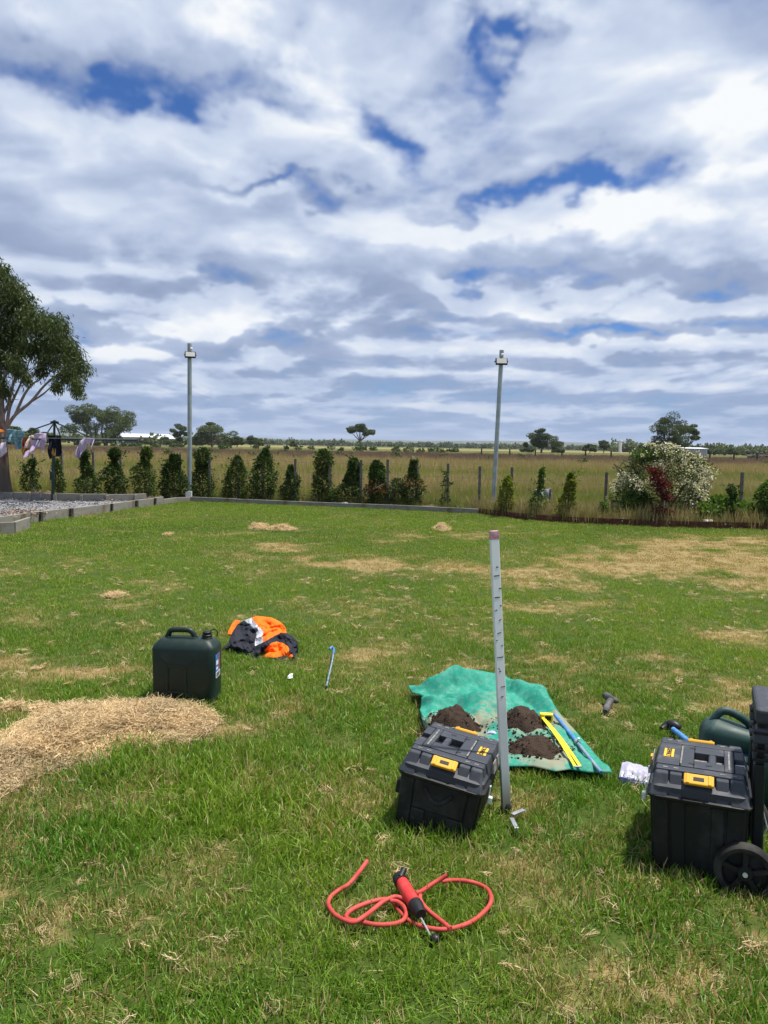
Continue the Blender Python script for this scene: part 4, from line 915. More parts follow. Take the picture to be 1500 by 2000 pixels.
clumps = [(10, 545, 42, 30), (30, 560, 32, 28), (45, 585, 28, 24), (10, 590, 45, 30), (60, 610, 24, 18), (30, 630, 40, 30), (75, 640, 34, 24), (108, 640, 32, 26), (128, 662, 28, 24), (95, 670, 36, 26), (140, 690, 26, 24), (152, 715, 20, 22), (120, 705, 30, 22), (60, 675, 34, 24), (20, 690, 40, 30), (38, 715, 26, 20), (85, 705, 26, 18), (148, 742, 14, 18), (130, 730, 18, 12), (0, 740, 22, 26), (8, 770, 12, 14), (110, 752, 5, 7), (-40, 600, 50, 40), (-60, 660, 50, 40), (-30, 720, 40, 40), (-70, 560, 50, 36), (-10, 520, 34, 20), (148, 758, 8, 8), (50, 738, 10, 8), (80, 722, 14, 8), (-100, 620, 60, 60), (-90, 720, 50, 40), (20, 655, 50, 30)]
s = TY / FPX; PP = []; DD = []
for cx_, cy_, rx, ry in clumps:
    for k_ in range(3):
        c = np.array(TP(cx_ + rng.normal() * rx * .30, cy_ + rng.normal() * ry * .30, rng.normal() * .55)); n = int(rx * ry * .40 + 30)
        rad = np.array([rx * s * .58, max(rx, ry) * s * .6, ry * s * .56]); nt = max(5, n // 22)
        tw, td = vol_pts(nt, c, rad, .35); P = np.repeat(tw, 22, 0) + rng.normal(size=(nt * 22, 3)) * [.06, .06, .08]; PP.append(P); DD.append(np.repeat(td, 22, 0) * .35 + rng.normal(size=(nt * 22, 3)) * .4 + [0, 0, -.75])
PP = np.concatenate(PP); DD = np.concatenate(DD)
leaves('crown', PP, DD, rng.uniform(.08, .14, len(PP)), .026, F_GUM, gum)

def far_tree(label, px, base, top, wid, dist, kd='round', m=F_FAR, seed=0, group='trees far across the paddock', name='gum_tree', dens=1.0):
    global rng
    keep = rng; rng = np.random.default_rng(900 + seed); r = rng
    dd = ray(px, 880)[:2]; b = np.array([dd[0] / dd[1] * dist, dist, FIELD_Z]); s = dist / FPX
    H_ = D(px, top, dist)[2] - FIELD_Z; W_ = wid * s / 2
    t = thing(name, label, 'tree', b, None, group)
    tr = MB(); clm = []
    if kd == 'umbrella':
        fork = H_ * .34; tr.tube([(0, 0, -.2), (.1, 0, fork * .6), (-.05 * W_, 0, fork)], [H_ * .045, H_ * .035, H_ * .03], 7)
        lob = [(-.78, .74, .26, .10), (-.5, .86, .34, .13), (-.1, .90, .36, .10), (.28, .80, .30, .14), (.62, .70, .32, .15), (.8, .62, .2, .12), (.45, .56, .24, .10), (-.72, .60, .16, .06), (.05, .76, .3, .1), (-.3, .72, .2, .08)]
    elif kd == 'group':
        lob = [(-.82, .62, .26, .22), (-.6, .80, .34, .24), (-.3, .86, .36, .22), (0, .82, .36, .24), (.3, .80, .34, .24), (.6, .72, .32, .26), (.82, .58, .26, .24), (-.5, .62, .36, .24), (0, .62, .4, .24), (.4, .56, .36, .26), (-.75, .42, .26, .18), (.7, .40, .28, .2), (-.2, .46, .36, .2), (.3, .36, .36, .2), (.5, .28, .3, .16), (.12, .7, .3, .2), (-.4, .72, .3, .2)]
        for q_ in (-.55, -.38, -.18, .05, .2, .42, .6):
            tr.tube([(q_ * W_ * .7, r.normal() * W_ * .2, -.2), (q_ * W_ * .8, 0, H_ * .3), (q_ * W_ * 1.15, 0, H_ * .62)], [H_ * .028, H_ * .02, H_ * .01], 6)
        fork = 0
    elif kd == 'tall':
        fork = H_ * .38; tr.tube([(0, 0, -.2), (.05 * W_, 0, fork), (0, 0, H_ * .7)], [H_ * .04, H_ * .03, H_ * .02], 7)
        lob = [(-.2, .88, .55, .12), (.3, .80, .5, .12), (-.5, .72, .45, .12), (.2, .62, .6, .12), (.6, .55, .4, .12), (-.3, .48, .5, .1), (.1, .35, .4, .1)]
    else:
        fork = H_ * .26; tr.tube([(0, 0, -.2), (.04 * W_, 0, fork), (0, 0, H_ * .5)], [H_ * .05, H_ * .04, H_ * .02], 7)
        lob = [(0, .80, .56, .24), (-.4, .70, .48, .24), (.42, .68, .48, .24), (-.68, .48, .38, .22), (.68, .44, .38, .22), (0, .55, .64, .26), (-.35, .4, .46, .2), (.38, .36, .46, .2), (0, .35, .4, .16), (-.12, .88, .3, .1), (.85, .3, .18, .1), (-.85, .34, .16, .1)]
    for i, (u, v, ru, rv) in enumerate(lob):
        u += r.normal() * .05; v += r.normal() * .025; c = np.array([u * W_, r.normal() * W_ * .35, v * H_]); clm.append((c, np.array([ru * W_, ru * W_ * .9, rv * H_ * .62])))
        if fork: tr.tube([(0, 0, fork * .9), (c[0] * .5, c[1] * .5, (fork + c[2]) * .47), (c[0], c[1], c[2] - rv * H_ * .2)], [H_ * .02, H_ * .013, H_ * .005], 6)
    tr.obj('trunk', M_FBARK, t, smooth=60)
    PP = []; DD = []; ls = max(.26, s * 2.1)
    for c, rad in clm:
        for k_ in range(3):
            c2 = c + r.normal(size=3) * rad * .45; q_, d_ = vol_pts(int((150 + 110 * r.random()) * dens), c2, rad * .72, .3); PP.append(q_); DD.append(d_ + r.normal(size=q_.shape) * .7)
    PP = np.concatenate(PP); DD = np.concatenate(DD); leaves('crown', PP, DD, ls * r.uniform(.8, 1.5, len(PP)), ls * .7, m, t)
    rng = keep; return t
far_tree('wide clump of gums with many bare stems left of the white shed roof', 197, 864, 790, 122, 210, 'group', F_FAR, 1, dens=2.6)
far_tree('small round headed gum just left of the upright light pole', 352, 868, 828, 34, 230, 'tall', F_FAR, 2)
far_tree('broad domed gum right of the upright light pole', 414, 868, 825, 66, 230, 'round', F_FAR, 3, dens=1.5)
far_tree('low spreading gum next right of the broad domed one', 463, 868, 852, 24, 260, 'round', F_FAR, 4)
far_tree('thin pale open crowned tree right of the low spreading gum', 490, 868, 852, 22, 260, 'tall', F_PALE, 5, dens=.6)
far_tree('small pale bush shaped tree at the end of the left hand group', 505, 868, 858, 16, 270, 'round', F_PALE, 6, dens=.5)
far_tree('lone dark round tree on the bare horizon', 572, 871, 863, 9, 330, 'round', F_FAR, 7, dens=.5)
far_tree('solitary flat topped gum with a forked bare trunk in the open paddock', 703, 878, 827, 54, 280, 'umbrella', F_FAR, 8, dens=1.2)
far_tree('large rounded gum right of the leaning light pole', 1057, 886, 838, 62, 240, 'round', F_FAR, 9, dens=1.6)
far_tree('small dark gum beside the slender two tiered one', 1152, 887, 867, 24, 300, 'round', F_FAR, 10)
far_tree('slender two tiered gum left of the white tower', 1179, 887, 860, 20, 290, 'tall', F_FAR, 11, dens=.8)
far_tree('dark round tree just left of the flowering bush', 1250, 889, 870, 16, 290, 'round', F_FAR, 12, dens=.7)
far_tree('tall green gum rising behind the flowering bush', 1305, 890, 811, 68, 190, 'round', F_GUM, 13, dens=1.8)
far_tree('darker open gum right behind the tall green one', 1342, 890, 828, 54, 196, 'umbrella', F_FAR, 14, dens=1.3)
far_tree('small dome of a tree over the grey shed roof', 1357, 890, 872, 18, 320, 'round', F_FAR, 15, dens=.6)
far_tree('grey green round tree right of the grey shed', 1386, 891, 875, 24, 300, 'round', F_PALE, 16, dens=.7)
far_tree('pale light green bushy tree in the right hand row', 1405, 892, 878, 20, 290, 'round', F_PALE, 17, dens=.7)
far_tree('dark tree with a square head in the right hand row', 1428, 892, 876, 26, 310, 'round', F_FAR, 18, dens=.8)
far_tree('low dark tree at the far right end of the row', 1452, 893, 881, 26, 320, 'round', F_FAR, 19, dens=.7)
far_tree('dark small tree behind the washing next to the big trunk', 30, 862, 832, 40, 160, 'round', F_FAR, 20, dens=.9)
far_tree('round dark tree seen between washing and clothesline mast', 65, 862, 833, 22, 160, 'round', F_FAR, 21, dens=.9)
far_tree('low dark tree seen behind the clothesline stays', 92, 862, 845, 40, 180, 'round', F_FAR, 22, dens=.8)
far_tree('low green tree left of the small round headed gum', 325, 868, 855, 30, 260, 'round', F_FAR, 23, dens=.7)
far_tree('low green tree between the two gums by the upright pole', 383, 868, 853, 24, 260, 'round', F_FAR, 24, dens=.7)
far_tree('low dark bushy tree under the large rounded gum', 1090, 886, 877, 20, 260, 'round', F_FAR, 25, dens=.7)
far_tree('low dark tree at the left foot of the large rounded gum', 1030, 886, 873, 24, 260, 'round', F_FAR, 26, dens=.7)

# far wood along the horizon, hills, low green scrub
def mass(name, n, xr, yr, hr, m, seed, z0=0, sz=1.6, fx=None):
    r = np.random.default_rng(seed); P = []
    for i in range(n):
        y = r.uniform(*yr); x = r.uniform(*xr) * y if fx is None else fx(r) * y; h = r.uniform(*hr) * (.6 + .8 * fbm(np.array([x * .012]), np.array([3.]), 3, .6, seed)[0]); w_ = h * r.uniform(.5, 1.1)
        k_ = 80; d = unit(r.normal(size=(k_, 3))); q_ = np.array([x, y, z0 + h * .5]) + d * np.array([w_, w_, h * .5]) * (.4 + .6 * r.random((k_, 1)) ** .5); P.append(q_)
    P = np.concatenate(P); P = P[P[:, 2] > 0]
    V, Fq, lv = leaf_arrays(P, r.normal(size=P.shape), sz * r.uniform(.7, 1.5, len(P)), sz * .8, r)
    return kind(link(name, np_mesh(name, V, Fq, {'lv': lv}), m), 'stuff')
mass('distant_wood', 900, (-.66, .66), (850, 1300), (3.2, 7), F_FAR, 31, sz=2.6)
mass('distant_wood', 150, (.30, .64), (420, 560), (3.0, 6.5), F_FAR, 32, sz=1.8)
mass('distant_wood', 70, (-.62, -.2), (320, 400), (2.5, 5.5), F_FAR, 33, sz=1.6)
mass('paddock_scrub', 70, (-.56, .1), (150, 225), (.5, 1.2), F_OLIVE, 34, sz=.5)
mass('paddock_scrub', 46, (-.5, .62), (62, 125), (.3, .75), F_OLIVE, 35, sz=.3)
def m_hill(q):
    n = q.noise(q.vm('MULTIPLY', pos(q), (.004, .004, .01)), 1, 5, .6); return pr(q, q.mix(n, (.035, .05, .025), (.10, .11, .05)), .95, .1)
M_HILL = mat('wooded_hill', m_hill)
hx = np.linspace(-6500, 6500, 160); rows = []
for t in np.linspace(0, 1, 8):
    hz_ = (34 + 60 * (fbm(hx * .0007 + 4, hx * 0 + 2, 5, .5, 700) - .18)) * sin(t * pi) ** .6 * (.75 + .35 * sstep(-hx, -2600, 1500)); rows.append(np.stack([hx, 5200 + t * 900 + 0 * hx, hz_ - .5], -1))
kind(link('hills', grid_mesh('hills', np.array(rows)), M_HILL, smooth=180), 'structure')

# far buildings
M_ROOFW = simple('white_roof', (.72, .73, .75), (.66, .67, .69), .2, .4, .4)
M_SHEDW = simple('pale_cladding', (.42, .45, .46), (.48, .51, .52), 1.0, .6, .3)
M_DARKW = simple('dark_opening', (.05, .05, .055), None, rough=.8)
def far_pt(px, dist): d = ray(px, 880)[:2]; return np.array([d[0] / d[1] * dist, dist, 0])
b = far_pt(285, 330); s = 330 / FPX
sh = thing('long_shed', 'long low building with a white roof behind the field left of the upright pole', 'building', b)
MB().box((0, 0, 1.6), (95 * s, 12, 3.2)).obj('wall', M_SHEDW, sh)
MB().add([(-49 * s, -7, 3.2), (49 * s, -7, 3.2), (49 * s, 7, 3.2), (-49 * s, 7, 3.2), (-46 * s, 0, 4.7), (46 * s, 0, 4.7)], [(0, 1, 5, 4), (2, 3, 4, 5), (1, 2, 5), (3, 0, 4), (3, 2, 1, 0)]).obj('roof', M_ROOFW, sh)
for i in range(7): o = MB().box((-40 * s + i * 13 * s, -6.03, 1.5), (1.6 + i % 3, .1, 1.6)).obj('window', M_DARKW, sh)
b2 = far_pt(325, 300); hs2 = thing('house', 'small white roofed house at the right end of the long white building', 'house', b2); s2 = 300 / FPX
MB().box((0, 0, 1.3), (22 * s2, 7, 2.6)).obj('wall', M_SHEDW, hs2); MB().add([(-13 * s2, -4, 2.6), (13 * s2, -4, 2.6), (13 * s2, 4, 2.6), (-13 * s2, 4, 2.6), (-11 * s2, 0, 3.6), (11 * s2, 0, 3.6)], [(0, 1, 5, 4), (2, 3, 4, 5), (1, 2, 5), (3, 0, 4), (3, 2, 1, 0)]).obj('roof', M_ROOFW, hs2)
MB().box((0, -3.53, 1.4), (3, .1, 1.3)).obj('window', M_DARKW, hs2)
b = far_pt(1354, 150); s = 150 / FPX
gs = thing('grey_shed', 'pale grey metal shed right behind the flowering bush', 'shed', b)
wall = MB(); wx_ = 21 * s
for i in range(26): wall.box((-wx_ + (i + .5) * 2 * wx_ / 26, 0, .95), (2 * wx_ / 26 * (.55 if i % 2 else 1), 3.2 if i % 2 else 3.3, 1.9))
wall.obj('wall', M_SHEDW, gs)
MB().add([(-wx_ - .15, -1.9, 1.9), (wx_ + .15, -1.9, 1.9), (wx_ + .15, 1.9, 2.12), (-wx_ - .15, 1.9, 2.12), (-wx_ - .15, -1.9, 2.0), (wx_ + .15, -1.9, 2.0), (wx_ + .15, 1.9, 2.22), (-wx_ - .15, 1.9, 2.22)], [(3, 2, 1, 0), (4, 5, 6, 7), (0, 1, 5, 4), (1, 2, 6, 5), (2, 3, 7, 6), (3, 0, 4, 7)]).obj('roof', M_ROOFW, gs)
b = far_pt(1211, 420); s = 420 / FPX
tw = thing('white_tower', 'slim white tower on the horizon left of the flowering bush', 'tower', b)
MB().lathe([(.9, 0), (.8, 3), (.72, 6.6), (.5, 7.0)], (0, 0, 0), 12).obj('shaft', M_ROOFW, tw, smooth=40); MB().lathe([(1.0, 0), (1.0, .3)], (0, 0, 6.2), 12).obj('collar', M_SHEDW, tw)
for i, (px, w_, lb) in enumerate(((1472, 26, 'stack of dark timber logs at the far right of the paddock'), (1497, 24, 'pile of grey timber beams at the right edge of the paddock'))):
    b = far_pt(px, 170); s = 170 / FPX; lg = thing('log_pile', lb, 'log pile', b)
    for j in range(7): L = w_ * s * rng.uniform(.7, 1.1); MB().tube([(-L / 2 + rng.normal() * .3, rng.uniform(-.6, .6), .14 + .2 * (j // 2)), (L / 2, rng.uniform(-.6, .6), .16 + .2 * (j // 2))], .16, 7).obj('log', M_FBARK, lg)
    for j in range(4): x_ = rng.uniform(-.5, .5) * w_ * s; MB().box((x_, 0, .6), (.12, .12, rng.uniform(1.0, 1.8))).obj('post', M_STAKE, lg)

# ------------------------------------------------------------------ the air
hz_m = bpy.data.materials.new('haze'); hz_m.use_nodes = True; q = NT(hz_m.node_tree); q.n.clear(); out = q.new('ShaderNodeOutputMaterial')
pv = q.new('ShaderNodeVolumePrincipled'); pv.inputs['Color'].default_value = (.80, .88, 1.0, 1); pv.inputs['Density'].default_value = HAZE; pv.inputs['Anisotropy'].default_value = 0.0; q.l.new(pv.outputs[0], out.inputs['Volume'])
hb_x = MB().box((0, 3000, 37), (15000, 8400, 80)); ho_ = hb_x.obj('haze', hz_m); kind(ho_, 'stuff')
# ------------------------------------------------------------------ things on the lawn: materials
def m_plastic(name, c, dust, rough=.42, amt=.5, sc=6):
    def b(q):
        p = ocoord(q); n = q.noise(p, sc, 6, .65); f = q.noise(p, sc * 14, 3, .6)
        sw = q.noise(q.vm('MULTIPLY', p, (1, 1, .25)), sc * 7, 4, .7)
        k_ = q.m('MULTIPLY', q.smooth(n, .50, .74), amt); k_ = q.m('MAXIMUM', k_, q.m('MULTIPLY', q.smooth(f, .66, .78), amt * .7)); k_ = q.m('MAXIMUM', k_, q.m('MULTIPLY', q.smooth(sw, .64, .74), amt * .55))
        return pr(q, q.mix(k_, c, dust), q.lin(n, .3, .7, rough, rough + .25), .4, 0, f, .12, .001)
    return mat(name, b)
M_TB = m_plastic('toolbox_black', (.0050, .0062, .0070), (.10, .095, .085), .45, .36)
M_LID = m_plastic('toolbox_lid', (.034, .039, .050), (.22, .215, .20), .45, .30, 9)
M_YEL = m_plastic('latch_yellow', (.72, .36, .015), (.45, .30, .09), .4, .35, 30)
M_PLATE = simple('badge_yellow', (.80, .46, .03), None, rough=.5)
M_INK_SHADE = simple('ink_and_hole_shade', (.012, .012, .012), None, rough=.6)  # printed marks, and the painted dark of holes and notches
M_DUSTY = simple('dusty_ridge', (.13, .13, .12), (.26, .25, .22), 60, .8, .2)
M_CLIP = simple('zinc_clip', (.62, .66, .66), (.75, .78, .78), 20, .4, .5, .3)
M_RUB = simple('rubber', (.016, .016, .016), (.05, .048, .042), 14, .8, .2)
M_JGRN = m_plastic('jerry_green', (.0040, .018, .0135), (.06, .08, .068), .36, .32, 7)
M_JGRN2 = m_plastic('jerry_green_dusty', (.014, .048, .042), (.14, .17, .16), .4, .5, 6)
M_JCAP = m_plastic('jerry_cap', (.008, .008, .009), (.05, .05, .05), .4, .3, 10)
def text_mesh(s_, size, depth=.0008, off=.0):
    cu = bpy.data.curves.new('lettering', 'FONT'); cu.body = s_; cu.size = size; cu.extrude = depth; cu.offset = off; cu.align_x = 'CENTER'; cu.align_y = 'CENTER'; cu.resolution_u = 3
    o = bpy.data.objects.new('lettering', cu); COL.objects.link(o); dg = bpy.context.evaluated_depsgraph_get(); dg.update()
    me = bpy.data.meshes.new_from_object(o.evaluated_get(dg)); bpy.data.objects.remove(o); bpy.data.curves.remove(cu); return me
def rrect(hx, hy, r, z, n=4):
    out = []
    for cx_, cy_, a0 in ((hx - r, hy - r, 0), (-hx + r, hy - r, 90), (-hx + r, -hy + r, 180), (hx - r, -hy + r, 270)):
        for i in range(n + 1): a = R_(a0 + 90 * i / n); out.append((cx_ + r * cos(a), cy_ + r * sin(a), z))
    return out
def toolbox(label, loc, rot, H, wheels):
    t = thing('toolbox', label, 'toolbox', loc, rot, 'lidded black toolboxes')
    zb = H - .088; fx = lambda z: .150 + .010 * z / zb; fy = lambda z: .210 + .010 * z / zb
    b = MB(); b.loft([rrect(fx(z) - .008, fy(z) - .008, .03, z) for z in (0, .012, zb * .5, zb)])
    body = b.obj('body', M_TB, t, smooth=35)
    # proud panels of the sides
    def panel(face, u0, u1, z0, z1, off, nm='side_panel', m=M_TB):
        mb = MB(); vs = []
        for z in (z0, z1):
            for u in (u0, u1):
                for o_ in (-.012, off):
                    if face in ('-y', '+y'):
                        sg = -1 if face == '-y' else 1; vs.append((u * fx(z), sg * (fy(z) + o_ - .008), z))
                    else:
                        sg = -1 if face == '-x' else 1; vs.append((sg * (fx(z) + o_ - .008), u * fy(z), z))
        fs = [(0, 1, 3, 2), (4, 6, 7, 5), (1, 5, 7, 3), (0, 2, 6, 4), (0, 4, 5, 1), (2, 3, 7, 6)]
        if face in ('+y', '-x'): fs = [f[::-1] for f in fs]
        return mb.add(vs, fs).obj(nm, m, body, bevel=.005)
    for face in ('-y', '+y'):
        if wheels:
            for u0, u1 in ((-.92, -.60), (-.55, -.26), (.26, .52), (.57, .92)): panel(face, u0, u1, .012, zb - .004, .007)
            panel(face, -.25, .25, zb * .93, zb - .004, .0065)
        else:
            for u0, u1 in ((-.93, -.70), (.60, .93)): panel(face, u0, u1, .010, zb - .004, .006)
            panel(face, -.68, .58, zb * .42, zb - .004, .008); panel(face, -.68, -.30, .010, zb * .41, .008); panel(face, .24, .58, .010, zb * .41, .008)
            sg = -1 if face == '-y' else 1
            c = [(-.055 + .11 * i / 10, sg * (fy(zb * .7) + .004), zb * .86 - .045 * sin(pi * i / 10)) for i in range(11)]; MB().tube(c, .008, 7).obj('grip_lip', M_TB, body, smooth=50)
    for u0, u1 in ((-.85, -.5), (-.45, .45), (.5, .85)):
        for face in ('-x', '+x'): panel(face, u0, u1, .012, zb - .004, .006)
    r = MB(); r.loft([rrect(.158, .218, .03, zb - .008), rrect(.166, .230, .035, zb), rrect(.168, .232, .035, zb + .010), rrect(.160, .224, .032, zb + .016)])
    r.obj('rim', M_TB, t, smooth=40)
    l = MB(); l.loft([rrect(.158, .222, .03, zb + .012), rrect(.158, .222, .03, zb + .042), rrect(.140, .196, .022, zb + .060)])
    lid = l.obj('lid', M_LID, t, smooth=30)
    z0, z1 = zb + .040, zb + .088
    def blk(x0, x1, y0, y1, za, zt, nm, m=M_LID, ins=(0, 0, 0, 0), par=lid, bev=.004):
        a, b_, c, d = ins    # how far each top side draws in: -x +x -y +y
        vs = [(x0, y0, za), (x1, y0, za), (x1, y1, za), (x0, y1, za), (x0 + a, y0 + c, zt), (x1 - b_, y0 + c, zt), (x1 - b_, y1 - d, zt), (x0 + a, y1 - d, zt)]
        return MB().add(vs, [(3, 2, 1, 0), (4, 5, 6, 7), (0, 1, 5, 4), (1, 2, 6, 5), (2, 3, 7, 6), (3, 0, 4, 7)]).obj(nm, m, par, bevel=bev)
    # middle band with the hand hole
    blk(-.160, -.066, -.116, .116, z0, z1, 'lid_panel', ins=(.018, 0, 0, 0)); blk(-.064, -.020, -.116, .116, z0, z1, 'lid_panel'); blk(-.020, .080, -.116, -.046, z0, z1, 'lid_panel'); blk(-.020, .080, .046, .116, z0, z1, 'lid_panel')
    blk(.080, .112, -.116, .116, z0, z1, 'lid_panel'); blk(.114, .158, -.116, -.03, z0, z1 - .002, 'lid_panel', ins=(0, .012, 0, 0)); blk(.114, .158, .03, .116, z0, z1 - .002, 'lid_panel', ins=(0, .012, 0, 0)); blk(.116, .150, -.028, .028, z0, z1 - .018, 'hinge_block', M_CLIP if wheels else M_TB)
    blk(.026, .056, -.050, .050, z1 - .022, z1 - .002, 'carry_bar', ins=(.003, .003, 0, 0), bev=.006)
    blk(-.020, .080, -.046, .046, z0 + .014, z0 + .021, 'hole_floor', M_DUSTY if wheels else M_TB, bev=.001)
    for x in (-.062, .096): blk(x - .003, x + .003, -.098, .098, z1 - .003, z1 + .0015, 'ridge', M_DUSTY, bev=.001)
    for x, y in ((-.026, -.085), (-.026, .085), (.03, -.085)): blk(x - .010, x + .010, y - .006, y + .006, z1 - .01, z1 + .0008, 'notch_shade', M_INK_SHADE, bev=.0)  # raised black pieces: the shade inside notches painted as colour
    # the two side bands, each with its latch between corner blocks
    for sg in (-1, 1):
        def sb(x0, x1, y0, y1, za, zt, nm, m=M_LID, ix=(0, 0), iy=0, bev=.004):
            if sg < 0: return blk(x0, x1, -y1, -y0, za, zt, nm, m, (ix[0], ix[1], iy, 0), lid, bev)
            return blk(x0, x1, y0, y1, za, zt, nm, m, (ix[0], ix[1], 0, iy), lid, bev)
        sb(-.152, .152, .123, .168, z0, z1 - .001, 'side_band', ix=(.012, .012))
        sb(-.160, -.098, .170, .232, zb + .008, z1 - .004, 'corner_block', ix=(.020, .0), iy=.036, bev=.006); sb(.098, .160, .170, .232, zb + .008, z1 - .004, 'corner_block', ix=(.0, .020), iy=.036, bev=.006)
        sb(-.094, -.054, .170, .230, zb + .008, z1 - .006, 'lid_cheek', iy=.036); sb(.054, .094, .170, .230, zb + .008, z1 - .006, 'lid_cheek', iy=.036)
        sb(-.052, .052, .170, .226, zb + .008, zb + .050, 'latch_seat', iy=.02)
        lr = Matrix.Rotation(R_(38) * -sg, 3, 'X') if sg > 0 else Matrix.Rotation(R_(38), 3, 'X')
        c = Vector((0, sg * .203, z1 - .014)); lt = MB()
        for x0, x1, y0, y1 in ((-.048, -.018, -.019, .019), (.018, .048, -.019, .019), (-.018, .018, -.019, -.008), (-.018, .018, .008, .019)):
            q_ = [(x0, y0), (x1, y0), (x1, y1), (x0, y1)]
        lt.box(c, (.096, .040, .014), lr); la = lt.obj('latch', M_YEL, t, bevel=.004)
        MB().box(c + lr @ Vector((0, 0, .0066)), (.034, .014, .003), lr).obj('latch_slot', M_INK_SHADE, la)  # black plate on the latch, painting the dark of its hole
        for x in (-.035, .035): MB().box(c + lr @ Vector((x, 0, .008)), (.010, .036, .004), lr).obj('latch_rib', M_YEL, la, bevel=.0015)
        for x in (-.110, -.075, .075, .110): sb(x - .008, x + .008, .148, .156, z1 - .006, z1 + .0004, 'slot', M_DUSTY, bev=0)
    # badge: the letters read from the front
    pl = MB().box((-.106, 0, z1 + .0008), (.034, .088, .0022)).obj('badge', M_PLATE, t, bevel=.0006)
    tm = text_mesh('DEWALT', .0235, .0004, .0009); tm.transform(Matrix.Translation((-.1065, 0, z1 + .0024)) @ Matrix.Rotation(-pi / 2, 4, 'Z') @ Matrix.Scale(.92, 4, (1, 0, 0))); link('lettering', tm, M_INK_SHADE, pl)
    blk(-.172, -.158, -.062, .062, z0 - .004, z1 - .012, 'front_strip', M_DUSTY, (.010, 0, 0, 0), t, .002)
    if wheels: blk(-.176, -.160, -.016, .016, z0 + .0, z1 - .016, 'front_tab', M_YEL, (.006, 0, 0, 0), t, .002)
    for y in (-.135, .135):
        cp = MB().box((-.174, y, zb - .002), (.006, .016, .044)); cp.box((-.181, y, zb - .034), (.016, .020, .026)); cp.obj('clip', M_CLIP, t, bevel=.004)
    if wheels:
        for sg in (-1, 1):
            wr = Matrix.Rotation(pi / 2, 3, 'X'); wc = Vector((.146, sg * .238, .062))
            prof = [(.072, -.018), (.086, -.022), (.094, -.015), (.097, 0), (.094, .015), (.086, .022), (.072, .018)]
            nn = 40; ring = []; mb = MB(); m_ = len(prof); vs = []
            for j in range(nn):
                a = 2 * pi * j / nn
                for r_, y_ in prof: vs.append(wc + Vector((r_ * cos(a), y_, r_ * sin(a))))
            mb.add(vs, [(j * m_ + i, j * m_ + (i + 1) % m_, ((j + 1) % nn) * m_ + (i + 1) % m_, ((j + 1) % nn) * m_ + i) for j in range(nn) for i in range(m_)])
            wh = mb.obj('wheel', M_RUB, t, smooth=40)
            rm = MB(); rm.lathe([(.070, -.016), (.074, -.016), (.074, .016), (.070, .016), (.066, .0), (.070, -.016)], wc, 32, wr); rm.lathe([(.022, -.020), (.026, -.014), (.026, .014), (.022, .020)], wc, 20, wr)
            rm.lathe([(.069, -.003), (.069, .003)], wc + Vector((0, -sg * .010, 0)), 28, wr)
            for j in range(5): a = 2 * pi * j / 5 + .3; rm.box(wc + Vector((.046 * cos(a), sg * .008, .046 * sin(a))), (.052, .016, .015), Matrix.Rotation(-a, 3, 'Y'))
            rm.obj('rim', M_TB, wh, smooth=35); MB().lathe([(.008, -.024), (.008, .024)], wc, 10, wr).obj('axle', M_CLIP, wh)
        hd = MB()
        for y in (-.135, .135): hd.box((.186, y, .20), (.034, .050, .40)); hd.box((.190, y, .46), (.024, .030, .20))
        hb_ = hd.obj('handle_frame', M_TB, t, bevel=.006)
        gp_ = MB(); gp_.box((.200, 0, .565), (.058, .34, .055)); gp_.obj('grip', M_LID, hb_, bevel=.014, seg=3)
        for y in (-.135, .135):
            for j in range(4): MB().box((.196, y, .42 + j * .030), (.062, .075, .010)).obj('grip_rib', M_TB, hb_, bevel=.002)
        for y in (-.135, .135): MB().box((.196, y, .50), (.066, .082, .05), taper=(.7, .8)).obj('handle_bracket', M_LID, hb_, bevel=.006)
        MB().tube([(.186, -.15, .30), (.215, -.13, .18), (.19, -.10, .10)], .003, 5).obj('cord', M_CLIP, hb_)
    else:
        for y in (-.15, .15): MB().box((.156, y, zb * .62), (.030, .05, .05)).obj('axle_lug', M_TB, t, bevel=.005)
    return t
def rot3(yaw, a, b): return (Matrix.Rotation(yaw, 4, 'Z') @ Matrix.Rotation(b, 4, 'Y') @ Matrix.Rotation(a, 4, 'X'))
TB_R = ((1.214, 2.700, -.004), rot3(R_(-24), R_(-2.5), R_(-2.0)))
TB_L = ((.270, 2.985, -.022), rot3(R_(-18.5), R_(-4.5), R_(8.5)) @ Matrix.Rotation(pi, 4, 'Z'))
box_r = toolbox('black wheeled toolbox standing upright, cut by the right edge of the picture', *TB_R, .345, True); box_r.scale = (1.03, 1.03, 1.03)
box_l = toolbox('black toolbox tilted in the grass in front of the green sheet and the stake', *TB_L, .285, False); box_l.scale = (1.05, 1.05, 1.05)
for (l_, m_), hx, hy_ in ((TB_R, .13, .19), (TB_L, .13, .19)):
    mm = Matrix.Translation(l_) @ m_; KEEP_OUT.append([tuple((mm @ Vector((sx * hx, sy * hy_, 0)))[:2]) for sx, sy in ((-1, -1), (1, -1), (1, 1), (-1, 1))])

